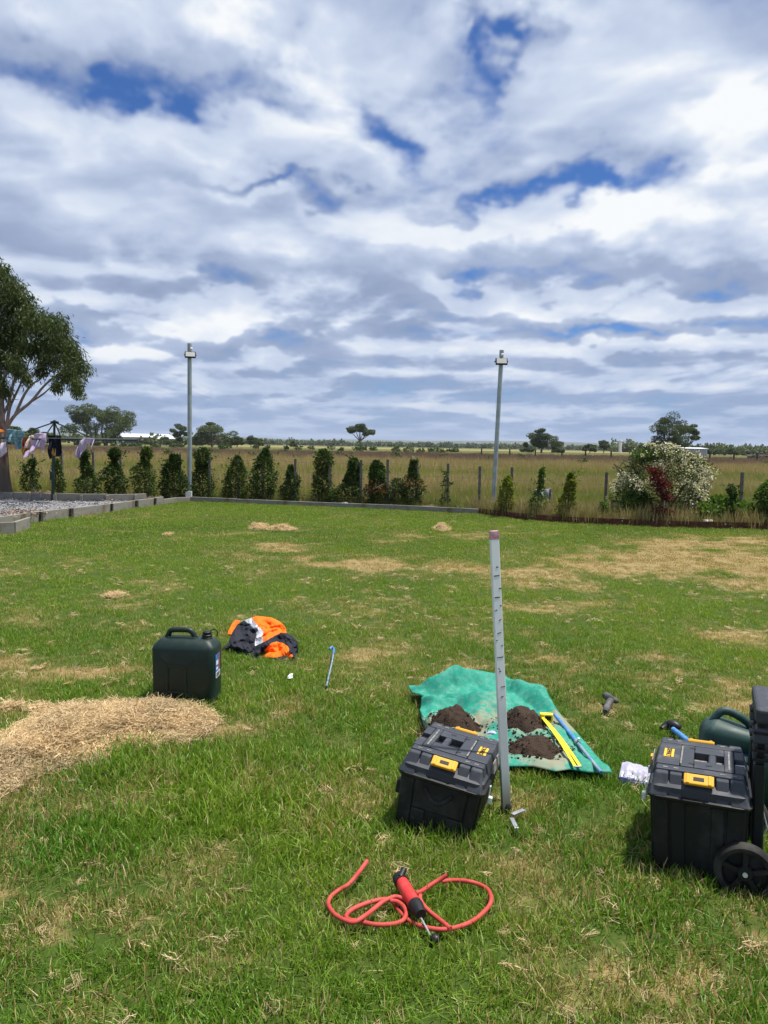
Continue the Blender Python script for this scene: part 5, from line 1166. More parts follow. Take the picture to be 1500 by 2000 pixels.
# ------------------------------------------------------------------ jerry cans
M_LBLU = simple('label_blue', (.03, .12, .36), (.05, .22, .50), 40, .5, .4)
M_LWHT = simple('label_white', (.72, .72, .70), None, rough=.5)
M_LRED = simple('label_red', (.35, .06, .04), None, rough=.5)
def jerry_square(label, loc, yaw):
    t = thing('jerry_can', label, 'jerry can', loc, yaw, 'green plastic jerry cans')
    b = MB(); b.loft([rrect(.172, .078, .03, 0), rrect(.183, .087, .035, .012), rrect(.184, .088, .035, .17), rrect(.186, .089, .035, .318), rrect(.180, .083, .033, .336), rrect(.150, .056, .03, .368), rrect(.140, .046, .028, .372)])
    body = b.obj('body', M_JGRN, t, smooth=38)
    rb = [((-.088, .222), (.020, .222)), ((-.127, .262), (-.088, .222)), ((.020, .222), (.062, .255)), ((-.088, .222), (-.088, .075)), ((.020, .222), (.020, .075)), ((-.094, .072), (.012, .072)), ((-.094, .072), (-.127, .040)), ((.012, .072), (.052, .040))]
    for (x0, z0), (x1, z1) in rb:
        for sg in (-1, 1): MB().tube([(x0, sg * .088, z0), ((x0 + x1) / 2, sg * .0885, (z0 + z1) / 2), (x1, sg * .088, z1)], .0068, 6).obj('moulded_rib', M_JGRN, body, smooth=60)
    h = MB(); pts = hermite([(-.125, 0, .352), (-.108, 0, .392), (-.088, 0, .413), (.0, 0, .416), (.028, 0, .405), (.046, 0, .376), (.060, 0, .355)], 5)
    h.tube([tuple(p) for p in pts], .0155, 10); ho = h.obj('handle', M_JGRN, t, smooth=60)
    MB().box((-.03, 0, .372), (.17, .05, .014)).obj('handle_base', M_JGRN, t, bevel=.006)
    c = (.118, 0, .366); MB().lathe([(.030, 0), (.030, .012), (.026, .016)], c, 20).obj('neck', M_JGRN, t, smooth=40)
    cp = MB(); cp.lathe([(.027, .012), (.029, .018), (.029, .026), (.024, .030), (.026, .034), (.026, .044), (.020, .048)], c, 18); co = cp.obj('cap', M_JCAP, t, smooth=40)
    MB().tube(hermite([(.125, .0, .40), (.155, .0, .425), (.178, .0, .412), (.176, .0, .385)], 4), .0035, 6).obj('cap_strap', M_JCAP, co)
    lab = MB().box((.1862, -.020, .220), (.0022, .082, .135)).obj('label', M_LBLU, t)
    MB().box((.1876, -.020, .170), (.0012, .080, .034)).obj('label_patch', M_LWHT, lab); MB().box((.1876, -.034, .240), (.0012, .040, .022)).obj('label_patch', M_LWHT, lab); MB().box((.1876, .008, .236), (.0012, .020, .09)).obj('label_patch', M_LRED, lab); MB().box((.1876, -.036, .206), (.0012, .036, .012)).obj('label_patch', M_LWHT, lab)
    bc = MB()
    for j in range(11): bc.box((.1884, -.050 + j * .0058, .170), (.0008, .0028 if j % 3 else .0014, .026))
    kind(bc.obj('barcode', M_INK_SHADE, lab), 'stuff')
    return t
def jerry_round(label, loc, yaw, lab_side=False):
    t = thing('jerry_can', label, 'jerry can', loc, yaw, 'green plastic jerry cans')
    zt = lambda x: float(np.interp(x, [-.17, -.13, -.07, -.02, .03, .09, .13, .17], [.285, .315, .335, .310, .285, .285, .28, .265]))
    rings = []
    for f, hx, hy_ in ((0, .150, .088), (.04, .160, .098), (.5, .163, .100), (.84, .160, .096), (.93, .150, .082), (.98, .130, .060), (1.0, .10, .035)):
        rings.append([(x, y, f * zt(x)) for x, y, _ in rrect(hx, hy_, min(hx, hy_) * .55, 0, 6)])
    MB().loft(rings).obj('body', M_JGRN2, t, smooth=70)
    pts = hermite([(-.105, 0, .305), (-.075, 0, .352), (-.04, 0, .368), (.02, 0, .350), (.075, 0, .316), (.108, 0, .278)], 5); MB().tube([tuple(p) for p in pts], .021, 12).obj('handle', M_JGRN2, t, smooth=70)
    c = (.135, 0, .262); co = MB().lathe([(.026, 0), (.026, .012), (.030, .014), (.030, .030), (.024, .034)], c, 18).obj('cap', M_JCAP, t, smooth=40)
    MB().tube([(c[0] + .034 * cos(a), .034 * sin(a) * .7, c[2] + .028 + .018 * abs(sin(a / 2))) for a in np.linspace(0, 2 * pi, 14)], .0035, 6).obj('cap_strap', M_JCAP, co)
    lab = MB().box((.06, -.1015, .13), (.11, .0022, .12)).obj('label', M_LBLU, t); MB().box((.05, -.1030, .165), (.06, .0012, .03)).obj('label_patch', M_LWHT, lab); MB().box((.075, -.1030, .10), (.06, .0012, .025)).obj('label_patch', M_LWHT, lab)
    MB().add([(.060, -.1032, .105), (.105, -.1032, .105), (.0825, -.1032, .15)], [(0, 1, 2)]).obj('label_patch', simple('label_lime', (.45, .55, .05), None, rough=.5) if 'label_lime' not in bpy.data.materials else bpy.data.materials['label_lime'], lab)
    return t
j1 = G(361, 1372); jerry_square('dark green square jerry can standing alone on the open lawn beside the orange jacket', (j1[0], j1[1] + .06, -.004), R_(-4))
j2 = G(1421, 1545); jo_ = jerry_round('dusty green round shouldered jerry can standing right behind the wheeled toolbox', (j2[0] + .055, j2[1] + .10, -.004), R_(-14)); jo_.scale = (.84, .84, .90)
j3 = G(1545, 1585); jerry_round('green jerry can mostly hidden behind the pull handle at the right edge', (j3[0] + .03, j3[1] + .09, -.004), R_(20))

# ------------------------------------------------------------------ heaps of dead grass
def m_straw(q):
    br = attr(q, 'br'); t = attr(q, 'tone', 'INSTANCER'); c = q.mix(br, (.42, .29, .14), (.80, .62, .36)); c = q.mix(t, c, q.mix(br, (.10, .095, .055), (.27, .23, .15)))
    d = pr(q, c, .75, .2); tr = q.new('ShaderNodeBsdfTranslucent'); q.put(tr.inputs[0], c); mx = q.new('ShaderNodeMixShader'); mx.inputs[0].default_value = .2; q.l.new(d, mx.inputs[1]); q.l.new(tr.outputs[0], mx.inputs[2]); return mx.outputs[0]
M_STRAW = mat('straw_stalks', m_straw)
M_STRAWB = simple('straw_mat', (.20, .14, .07), (.42, .31, .165), 26, .95, .1, 0, .8, .02, True)
def straw_proto(seed, n=22, rad=.05):
    r = np.random.default_rng(seed); V = []; br = []
    for i in range(n):
        L = r.uniform(.035, .095); a = r.random() * 2 * pi; c = np.array([r.normal() * rad * .6, r.normal() * rad * .6, r.uniform(-.004, .016)]); d = np.array([cos(a), sin(a), r.normal() * .22]); sd = np.array([-sin(a), cos(a), r.normal() * .8]); sd /= np.linalg.norm(sd); w_ = r.uniform(.0010, .0022); bend = np.array([-sin(a), cos(a), r.normal() * .5]) * r.normal() * .28 * L
        for t in (-.5, 0, .5): p = c + d * L * t + bend * (1 - 4 * t * t); V += [p - sd * w_, p + sd * w_]
        br += [r.random()] * 6
    b = np.arange(n)[:, None] * 6; F_ = np.concatenate([b + [[0, 1, 3, 2]], b + [[2, 3, 5, 4]]]); me = np_mesh('straw', np.array(V), F_, {'br': br}); me.materials.append(M_STRAW); return me
STRAW = proto_collection('straw', [straw_proto(200 + i) for i in range(8)])
def heap(label, poly_px, hmax, n, seed, edge=.22, grey=0.0, res=60):
    poly = [tuple(G(x, y)[:2]) for x, y in poly_px]; A_ = np.array(poly); x0, y0 = A_.min(0); x1, y1 = A_.max(0)
    X, Y = np.meshgrid(np.linspace(x0 - .05, x1 + .05, res), np.linspace(y0 - .05, y1 + .05, res)); ins = in_poly(X, Y, poly); dd = seg_dist(X, Y, poly) * np.where(ins, 1, -1)
    hf = lambda X, Y, dd: hmax * sstep(dd, -.02, edge) * (.45 + 1.0 * fbm(X * 5, Y * 5, 4, .55, seed)) - .02 + .03 * (fbm(X * 18, Y * 18, 3, .6, seed + 9) - .5)
    Z = hf(X, Y, dd); c = A_.mean(0); me = grid_mesh('straw_heap', np.stack([X - c[0], Y - c[1], np.where(dd < -.015, -.03, Z)], -1))
    o = link('straw_heap', me, M_STRAWB, smooth=180); o.location = (c[0], c[1], 0); tag(o, label, 'straw heap')
    r = np.random.default_rng(seed); x = r.uniform(x0, x1, n * 4); y = r.uniform(y0, y1, n * 4); i2 = in_poly(x, y, poly); d2 = seg_dist(x, y, poly) * np.where(i2, 1, -1); ok = (d2 > -.05) & (r.random(n * 4) < np.clip(.45 + (d2 + .05) * 5, 0, 1)); x, y, d2 = x[ok][:n], y[ok][:n], d2[ok][:n]
    z = np.maximum(hf(x, y, d2), .012) + .004; dx_ = hf(x + .02, y, d2) - hf(x, y, d2); dy_ = hf(x, y + .02, d2) - hf(x, y, d2)
    rot = np.stack([np.arctan(dy_ / .02) * .7 + r.normal(0, .25, len(x)), -np.arctan(dx_ / .02) * .7 + r.normal(0, .25, len(x)), r.random(len(x)) * 6.28], -1)
    gr = np.clip(grey * 2.2 * fbm(x * 4, y * 4, 3, .6, seed + 30) - .3 + grey * (y < y0 + (y1 - y0) * .35), 0, .9)
    s_ = scatter('straw_stalks', np.stack([x - c[0], y - c[1], z], -1), .42 + .42 * r.random(len(x)), rot, STRAW, o, {'tone': gr}, seed)
    return o, poly
MAIN = [(-70, 1490), (-10, 1462), (40, 1432), (75, 1415), (92, 1402), (125, 1393), (160, 1387), (200, 1387), (232, 1380), (262, 1384), (300, 1377), (345, 1380), (362, 1390), (388, 1400), (404, 1412), (412, 1424), (394, 1428), (370, 1436), (345, 1450), (318, 1449), (285, 1452), (250, 1450), (225, 1458), (190, 1470), (180, 1490), (150, 1492), (120, 1500), (70, 1506), (40, 1525), (5, 1545), (-70, 1570)]
hp, hpoly = heap('wide heap of tan dead grass spread before the square jerry can', MAIN, .080, 6500, 61, .16, .35, 90)
cen = np.mean(hpoly, 0); KEEP_OUT.append([tuple(cen + (np.array(p) - cen) * .93) for p in hpoly])
def small_heap(label, cx_, cy_, rx, ry, h, n, seed): return heap(label, [(cx_ + rx * cos(a) * (1 + .25 * sin(3 * a + seed)), cy_ + ry * sin(a)) for a in np.linspace(0, 2 * pi, 14)[:-1]], h, n, seed, .12, 0, 26)
small_heap('flat pair of clipping heaps on the far lawn, left of the centre, larger part', 548, 1035, 28, 3.0, .10, 150, 71)
small_heap('smaller clipping heap touching the left end of the flat far one', 507, 1033, 22, 3.0, .11, 110, 72)
small_heap('single small sandy clipping heap on the far lawn near the top of the stake', 864, 1034.5, 15, 3.4, .12, 90, 73)
small_heap('tiny tuft of dead grass on the left lawn below the sleeper wall', 221, 1165, 12, 5, .06, 50, 74)
small_heap('tiny pile of clippings on the far left lawn', 327, 1045, 7, 2, .07, 30, 75)
small_heap('little scrap of dead grass lying left of the wide heap', 22, 1384, 11, 4, .03, 26, 76)
small_heap('grey tangle of dead grass lying above the left part of the wide heap', 78, 1388, 10, 4, .03, 26, 77)
r = np.random.default_rng(95); x, y = lawn_points(1.4, 9, 60, 96); dr = dryness(x, y); ok = r.random(len(x)) < .06 + dr * 1.1; x, y = x[ok], y[ok]
scatter('loose_straw', np.stack([x, y, .006 + .020 * r.random(len(x))], -1), .32 + .38 * r.random(len(x)) ** 2, np.stack([r.normal(0, .25, len(x)), r.normal(0, .25, len(x)), r.random(len(x)) * 6], -1), STRAW, None, {'tone': r.random(len(x)) * .5}, 97)

# ------------------------------------------------------------------ green sheet, soil heaps and the tools on it
def m_sheet(q):
    p = pos(q); n = q.noise(p, 7, 5, .6); f = q.noise(p, 40, 4, .65); dirt = attr(q, 'dirt')
    k_ = q.smooth(q.m('ADD', dirt, q.m('MULTIPLY', q.m('SUBTRACT', f, .5), .7)), .45, .85)
    c = q.mix(n, (.012, .27, .18), (.03, .37, .27)); c = q.mix(k_, c, (.32, .31, .21)); c = q.mix(q.m('MULTIPLY', q.smooth(f, .42, .66), .5), c, (.17, .40, .32))
    d = pr(q, c, q.lin(n, .3, .7, .55, .75), .25, 0, f, .15, .002); tr = q.new('ShaderNodeBsdfTranslucent'); q.put(tr.inputs[0], c); mx = q.new('ShaderNodeMixShader'); mx.inputs[0].default_value = .25; q.l.new(d, mx.inputs[1]); q.l.new(tr.outputs[0], mx.inputs[2]); return mx.outputs[0]
M_SHEET = mat('green_sheet', m_sheet)
def curve_px(pts, z, n):
    P = np.array([G(a, b, z if not hasattr(z, '__len__') else z[i]) for i, (a, b) in enumerate(pts)]); d = np.r_[0, np.cumsum(np.linalg.norm(np.diff(P, axis=0), axis=1))]; t = np.linspace(0, d[-1], n); return np.stack([np.interp(t, d, P[:, j]) for j in range(3)], -1)
nu, nv = 150, 110
fr = curve_px([(826, 1418), (850, 1462), (905, 1488), (990, 1499), (1040, 1499), (1085, 1509), (1112, 1505), (1150, 1511), (1196, 1512)], .035, nu)
bk = curve_px([(797, 1343), (838, 1341), (858, 1340), (884, 1333), (935, 1335), (985, 1337), (1030, 1346), (1060, 1354), (1076, 1368)], .05, nu)
lf = curve_px([(826, 1418), (819, 1395), (824, 1368), (810, 1362), (797, 1343)], [.035, .04, .045, .05, .05], nv)
rg = curve_px([(1196, 1512), (1165, 1475), (1122, 1425), (1090, 1390), (1076, 1368)], [.035, .04, .045, .05, .05], nv)
u = np.linspace(0, 1, nu)[None, :, None]; v = np.linspace(0, 1, nv)[:, None, None]
Sg = (1 - v) * fr[None] + v * bk[None] + (1 - u) * lf[:, None] + u * rg[:, None] - ((1 - u) * (1 - v) * fr[0] + u * (1 - v) * fr[-1] + (1 - u) * v * bk[0] + u * v * bk[-1])
U, V_ = u[0, :, 0][None, :] + 0 * V_ if False else np.broadcast_to(u[..., 0], (nv, nu)), np.broadcast_to(v[..., 0], (nv, nu))
X, Y = Sg[..., 0], Sg[..., 1]
rid = lambda c, w_, a: a * np.exp(-((V_ - c) / w_) ** 2)
fold = np.abs(fbm(X * 3.0 + 5, Y * 3.0, 2, .5, 740) - .5) * .16 + np.abs(fbm(X * 7 + Y * 3, Y * 5 - X * 2, 2, .5, 745) - .5) * .075 + np.abs(fbm(X * 15, Y * 17, 2, .5, 750) - .5) * .022
edge = np.minimum(np.minimum(U, 1 - U) * 8, np.minimum(V_, 1 - V_) * 8).clip(0, 1)
Sg[..., 2] += (fold * edge + rid(.90 - .06 * np.sin(U * 9), .07, .085 * np.sin(np.clip(U * 1.15, 0, 1) * pi) ** .7) + rid(.62 + .22 * (U - .5), .035, .035 * (U < .55)) + rid(.05, .05, .018))
Sg[..., 2] += .03 * np.exp(-((U - .02) / .05) ** 2) * np.sin(V_ * 7) ** 2
SHEET = Sg; sh_poly = [tuple(p[:2]) for p in fr] + [tuple(p[:2]) for p in rg] + [tuple(p[:2]) for p in bk[::-1]] + [tuple(p[:2]) for p in lf[::-1]]
soil_c = [(G(886, 1424, .06), .180, .13, .072), (G(1021, 1424, .06), .155, .165, .075), (G(1042, 1468, .05), .175, .120, .062)]
dirt = np.zeros_like(X)
for c, rx, ry, h in soil_c: dirt = np.maximum(dirt, np.exp(-(((X - c[0]) / (rx * 1.45)) ** 2 + ((Y - c[1]) / (ry * 1.45)) ** 2)))
dirt = dirt * .66 + .16 * (1 - sstep(V_, .6, .85)) + 2.1 * np.clip(fbm(X * 5, Y * 5, 5, .62, 760) - .40, 0, .5) * (1 - sstep(V_, .72, .9))
sc = SHEET.reshape(-1, 3).mean(0); sc[2] = 0
me = grid_mesh('green_sheet', SHEET - sc, {'dirt': dirt.ravel()}); so = link('green_sheet', me, M_SHEET, smooth=180); so.location = sc
md = so.modifiers.new('thickness', 'SOLIDIFY'); md.thickness = .003
tag(so, 'crumpled teal green plastic sheet spread on the lawn under the soil heaps', 'plastic sheet')
cen = np.mean(sh_poly, 0); KEEP_OUT.append([tuple(cen + (np.array(p) - cen) * .97) for p in sh_poly])
def m_soil(q):
    p = pos(q); n = q.noise(p, 22, 6, .7); f = q.noise(p, 90, 4, .7); c = q.mix(n, (.028, .019, .014), (.085, .060, .044)); return pr(q, q.mix(q.smooth(f, .62, .75), c, (.13, .10, .075)), .95, .1, 0, f, .9, .012)
M_DIRT = mat('dug_soil', m_soil)
clod = []
for i in range(5):
    b_ = bmesh.new(); bmesh.ops.create_icosphere(b_, subdivisions=1, radius=.5)
    for v_ in b_.verts: v_.co *= random.uniform(.65, 1.25)
    m_ = bpy.data.meshes.new('clod'); b_.to_mesh(m_); b_.free(); m_.materials.append(M_DIRT); clod.append(m_)
CLOD = proto_collection('clod', clod)
def sheet_z(x, y):
    d = (SHEET[..., 0].ravel()[None] - np.atleast_1d(x)[:, None]) ** 2 + (SHEET[..., 1].ravel()[None] - np.atleast_1d(y)[:, None]) ** 2; return SHEET[..., 2].ravel()[d.argmin(1)]
for i, (c, rx, ry, h) in enumerate(soil_c):
    nr, na = 26, 48; rr, aa = np.meshgrid(np.linspace(0, 1.12, nr), np.linspace(0, 2 * pi, na + 1)[:-1], indexing='ij')
    wob = 1 + .34 * (fbm(np.cos(aa) * 1.5 + 9 * i, np.sin(aa) * 1.5, 3, .6, 770) - .5) * 2
    X_ = rx * rr * np.cos(aa) * wob; Y_ = ry * rr * np.sin(aa) * wob; bz = sheet_z(c[0] + X_.ravel(), c[1] + Y_.ravel()).reshape(X_.shape)
    Z_ = np.maximum(h * (1.04 - 1.04 * sstep(rr, .12, 1.08)), -.0) * (.75 + .6 * fbm((X_ + c[0]) * 9, (Y_ + c[1]) * 9, 4, .6, 780)) + .028 * (fbm((X_ + c[0]) * 30, (Y_ + c[1]) * 30, 3, .6, 790) - .5) + bz * np.clip(1.3 - rr, .0, 1) * .6 + bz * .4 - .012 * (rr > 1.0)
    P_ = np.stack([X_, Y_, Z_], -1); ii = np.arange(nr * na).reshape(nr, na); Fq = np.stack([ii[:-1], ii[1:], np.roll(ii[1:], -1, 1), np.roll(ii[:-1], -1, 1)], -1).reshape(-1, 4)
    o = link('soil_heap', np_mesh('soil_heap', P_.reshape(-1, 3), Fq), M_DIRT, smooth=180); o.location = (c[0], c[1], 0)
    tag(o, ['heap of dark dug soil just behind the tilted toolbox', 'tallest crumbly soil heap at the back of the sheet right of the stake', 'flat front soil heap between stake and yellow tape'][i], 'soil heap', 'soil heaps on the green sheet')
    r = np.random.default_rng(300 + i); n = 300; q_ = np.sqrt(r.random(n)) * 1.10; a_ = r.random(n) * 2 * pi; x_ = rx * q_ * np.cos(a_); y_ = ry * q_ * np.sin(a_); z_ = np.maximum(h * (1.04 - 1.04 * sstep(q_, .12, 1.08)), 0) * .98 + sheet_z(c[0] + x_, c[1] + y_) * .98
    scatter('soil_clods', np.stack([x_, y_, z_], -1), .004 + .014 * r.random(n) ** 3, r.uniform(0, 6, (n, 3)), CLOD, o, None, 310 + i)

# upright stake beside the tilted toolbox
def m_zinc(q):
    p = ocoord(q); n = q.noise(q.vm('MULTIPLY', p, (20, 20, 5)), 1, 5, .6); s_ = q.noise(q.vm('MULTIPLY', p, (60, 60, 26)), 1, 4, .75); z = q.sep(p)[2]
    c = q.mix(n, (.54, .59, .56), (.72, .76, .74)); c = q.mix(q.m('MULTIPLY', q.smooth(z, .40, .56), .75), c, (.88, .90, .89))  # upper length paler: the brightness of light on it put into the colour
    f = q.smooth(q.m('ADD', s_, q.m('MULTIPLY', q.smooth(q.m('ABSOLUTE', q.m('SUBTRACT', z, .72)), .28, .05), .07)), .70, .73); c = q.mix(f, c, (.05, .05, .055)); c = q.mix(q.smooth(z, .22, .0), c, (.17, .16, .12))
    return pr(q, c, .5, .4, 0, n, .08, .001)
M_ZINC = mat('zinc_stake', m_zinc)
sb_ = G(989, 1588); stp = D(964.5, 1037, sb_[1] + .03); L = np.linalg.norm(stp - sb_)
zx = Vector(stp - sb_).normalized(); yx = Vector((-.30, 1, 0)); xx = yx.cross(zx).normalized(); yx = zx.cross(xx)
MR = Matrix((xx, yx, zx)).transposed().to_4x4()
stk = thing('measuring_stake', 'tall upright flat metal stake with ink marks pushed into the lawn', 'stake', sb_, MR)
MB().box((0, 0, L / 2 - .06), (.037, .017, L + .12)).obj('bar', M_ZINC, stk, bevel=.0025)
M_PINK = simple('pink_paint', (.45, .16, .22), (.62, .42, .45), 45, .6, .3)
MB().box((0, 0, L - .017), (.0378, .0178, .036)).obj('painted_tip', M_PINK, stk, bevel=.002)
tk = [(.42, .012, 0), (.455, .02, .006), (.51, .010, -.004), (.56, .026, 0), (.60, .009, .01), (.645, .018, 0), (.69, .012, .006), (.725, .012, -.01), (.77, .022, -.002), (.80, .010, .012), (.845, .024, .0), (.62, .006, -.012), (.74, .007, .012), (.875, .010, .004)]
for z, w_, x in tk:
    MB().box((x, -.0089, z * L), (w_, .0006, .0028 + .002 * random.random()), Matrix.Rotation(random.uniform(-.5, .2) * (w_ < .02), 3, 'Y')).obj('ink_mark', M_INK_SHADE, stk)
M_GREYST = simple('grey_steel', (.24, .26, .28), (.36, .38, .40), 20, .5, .5, .4)
for a, b in (((1000, 1590), (1023, 1583)), ((999, 1597), (1009, 1620))):
    p, q_ = G(*a, .035), G(*b, .03); dd = q_ - p; MB().box((p + q_) / 2, (np.linalg.norm(dd), .018, .008), Matrix.Rotation(atan2(dd[1], dd[0]), 3, 'Z')).obj('foot_bar', M_GREYST, stk, world=True, bevel=.002)
MB().lathe([(.022, -.02), (.024, .01), (.018, .03)], sb_ + np.array([.0, .01, .012]), 12).obj('collar', M_RUB, stk, world=True, smooth=40)

# yellow tape and blue probe on the sheet
M_TAPE = simple('tape_yellow', (.80, .62, .02), (.86, .70, .05), 40, .45, .4)
M_BLUE = simple('blue_enamel', (.04, .16, .42), (.10, .26, .52), 20, .5, .4)
M_BLUE2 = simple('worn_blue', (.09, .20, .36), (.26, .30, .33), 30, .6, .3)
def on_sheet(px, py, up=.0):
    p = G(px, py, .06)
    for _ in range(4): p = G(px, py, float(sheet_z(p[0], p[1])[0]) + up)
    return p
hd_ = on_sheet(1067, 1401, .045); tl = on_sheet(1129, 1497, .02); dv = tl - hd_; an = atan2(dv[1], dv[0])
tap = thing('tape_measure', 'yellow open reel tape with its folded strip on the green sheet', 'tape measure', hd_)
rm = Matrix.Rotation(R_(-8), 3, 'Z')
fm = MB(); fm.box(rm @ Vector((0, 0, .016)), (.066, .030, .010), rm); fm.box(rm @ Vector((0, 0, -.018)), (.066, .030, .010), rm); fm.box(rm @ Vector((-.022, 0, 0)), (.022, .030, .026), rm); fm.box(rm @ Vector((.028, 0, 0)), (.010, .030, .026), rm); fm.obj('reel_frame', M_TAPE, tap, bevel=.004)
MB().box(rm @ Vector((.008, .002, 0)), (.028, .022, .024), rm).obj('hub', M_INK_SHADE, tap)  # black block painting the dark of the square hole in the frame
for o_, dz in ((-.013, .004), (.010, -.004)):
    nrm = np.array([-sin(an), cos(an), 0]) * o_; a_ = np.array([-.018, -.006, dz]) + nrm * .4; e_ = dv + nrm; mb = MB(); rr_ = []
    for t in np.linspace(0, 1, 12):
        p = a_ + (e_ - a_) * t + np.array([0, 0, .012 * sin(t * pi)]); sd = np.array([-sin(an), cos(an), .35]) * .0062; up_ = np.array([0, 0, .0012]); rr_.append([tuple(p - sd - up_), tuple(p + sd - up_), tuple(p + sd + up_), tuple(p - sd + up_)])
    mb.loft(rr_).obj('tape_strip', M_TAPE, tap)
MB().box(dv, (.012, .034, .006), Matrix.Rotation(an, 3, 'Z')).obj('end_clip', M_GREYST, tap, bevel=.002)
pa, pb = on_sheet(1084, 1396, .03), on_sheet(1174, 1509, .018); pm_ = pa + (pb - pa) * .52
prb = thing('soil_probe', 'long blue metal probe rod lying beside the yellow tape', 'probe', (pa + pb) / 2)
MB().tube([pa, pm_], .0095, 10).obj('rod', M_BLUE, prb, world=True, smooth=40); MB().tube([pm_, pb], .0085, 10).obj('lower_rod', M_BLUE2, prb, world=True, smooth=40)
MB().tube([pm_ - (pb - pa) * .02, pm_ + (pb - pa) * .02], .014, 10).obj('coupling', M_GREYST, prb, world=True, smooth=40); MB().tube([pm_ + [0, 0, .0], pm_ + [.004, -.01, .026]], .005, 8).obj('screw', M_CLIP, prb, world=True)

# ------------------------------------------------------------------ cloth heaps: the jacket and two scraps
def drape(front, back, ybase, depth, hgt, seed, nu=110, ns=70, amp=.02):
    """surface of crumpled cloth: front edge on the grass, back edge over the top of the heap"""
    f = np.array(front, float); b = np.array(back, float); xs = np.linspace(max(f[0, 0], b[0, 0]), min(f[-1, 0], b[-1, 0]), nu); out = np.zeros((ns, nu, 3)); PX = np.zeros((ns, nu, 2))
    for i, x in enumerate(xs):
        yf, yb = np.interp(x, f[:, 0], f[:, 1]), np.interp(x, b[:, 0], b[:, 1]); g0 = G(x, yf)
        for j, s_ in enumerate(np.linspace(0, 1, ns)):
            py = yf + (yb - yf) * s_; g1 = G(x, py)[1]; yd = g0[1] + (g1 - g0[1]) * .36
            out[j, i] = D(x, py, yd); PX[j, i] = (x, py)
    w_ = np.abs(fbm(PX[..., 0] * .030 + PX[..., 1] * .014, PX[..., 1] * .045, 2, .4, seed) - .5) * 2; w2 = np.abs(fbm(PX[..., 0] * .055 + PX[..., 1] * .05, PX[..., 1] * .03 - PX[..., 0] * .035, 2, .35, seed + 7) - .5) * 2
    e = (np.minimum(np.linspace(0, 1, ns), np.linspace(1, 0, ns))[:, None] * 6).clip(0, 1)
    w_ = w_ ** .7; w3 = np.abs(fbm(PX[..., 0] * .11 - PX[..., 1] * .08, PX[..., 1] * .06 + PX[..., 0] * .05, 2, .4, seed + 17) - .5) * 2; w2 = w2 + .45 * w3
    vw = unit(out - CP); out = out - vw * ((w_ - .3) * amp * 3.2 + (w2 - .3) * amp * 1.3)[..., None] * e[..., None]
    return out, PX
def cloth_parts(root, out, PX, regions, thick=.006):
    """regions: name, material, polygon in the photograph (None takes what is left)"""
    ns, nu = out.shape[:2]; i = np.arange(ns * nu).reshape(ns, nu); Fq = np.stack([i[:-1, :-1], i[:-1, 1:], i[1:, 1:], i[1:, :-1]], -1).reshape(-1, 4); ctr = PX.reshape(-1, 2)[Fq].mean(1); left = np.ones(len(Fq), bool)
    for nm, m_, poly in regions:
        sel = left & in_poly(ctr[:, 0], ctr[:, 1], poly) if poly is not None else left; left = left & ~sel
        if not sel.any(): continue
        f_ = Fq[sel]; us, inv = np.unique(f_, return_inverse=True); o = link(nm, np_mesh(nm, out.reshape(-1, 3)[us], inv.reshape(f_.shape)), m_, root, world=True, smooth=180)
        so_ = o.modifiers.new('thickness', 'SOLIDIFY'); so_.thickness = thick; so_.offset = -1
def m_fabric(name, c, c2, rough=.8, sc=12):
    return mat(name, lambda q: pr(q, q.mix(q.noise(ocoord(q), sc, 4, .6), c, c2), rough, .2, 0, q.noise(ocoord(q), 300, 2, .5), .15, .001))
M_ORNG = m_fabric('hi_vis_orange', (.85, .12, .005), (.95, .19, .015)); M_NAVY = m_fabric('navy_cloth', (.012, .013, .020), (.026, .028, .038)); M_REFL = simple('reflective_tape', (.42, .44, .47), (.52, .54, .57), 30, .35, .5, .35)
jr = G(512, 1282); jk = thing('jacket', 'crumpled orange and navy work jacket with a grey reflective band lying on the lawn', 'jacket', (jr[0], jr[1] + .2, 0))
jf = [(428, 1277), (447, 1275), (468, 1277), (490, 1284), (510, 1287), (530, 1289), (555, 1290), (570, 1291), (581, 1287)]
jb = [(428, 1273), (436, 1265), (446, 1256), (453, 1236), (464, 1219), (478, 1211), (492, 1206), (502, 1203), (530, 1206), (548, 1215), (556, 1224), (560, 1236), (572, 1242), (580, 1252), (581, 1275)]
out, PX = drape(jf, jb, 0, 0, 0, 31, 150, 100, .042)
cloth_parts(jk, out, PX, [('reflective_tape', M_REFL, [(477, 1212), (490, 1206), (498, 1216), (507, 1226), (514, 1232), (513, 1255), (498, 1262), (498, 1250), (501, 1240), (499, 1232), (488, 1220)]),
    ('orange_panel', M_ORNG, [(490, 1206), (494, 1196), (535, 1196), (556, 1216), (562, 1236), (548, 1236), (536, 1242), (522, 1250), (513, 1255), (514, 1232), (507, 1226), (498, 1216)]),
    ('orange_sleeve', M_ORNG, [(515, 1271), (522, 1264), (530, 1256), (540, 1253), (552, 1256), (562, 1262), (565, 1268), (563, 1274), (572, 1280), (570, 1287), (556, 1280), (540, 1284), (528, 1285), (512, 1283), (505, 1281), (520, 1278)]),
    ('navy_shell', M_NAVY, None)])
hf_ = [(441, 1243), (450, 1246), (458, 1238), (466, 1224)]; hb2 = [(441, 1240), (446, 1229), (452, 1220), (459, 1213), (466, 1215)]
out, PX = drape(hf_, hb2, 0, 0, 0, 41, 30, 26, .008); out[..., 1] += .05; out[..., 2] += .0
out = CP + (D(455, 1230, jr[1] + .32) - CP) * 0 + (out - CP)
cloth_parts(jk, out, PX, [('hood', M_ORNG, None)])
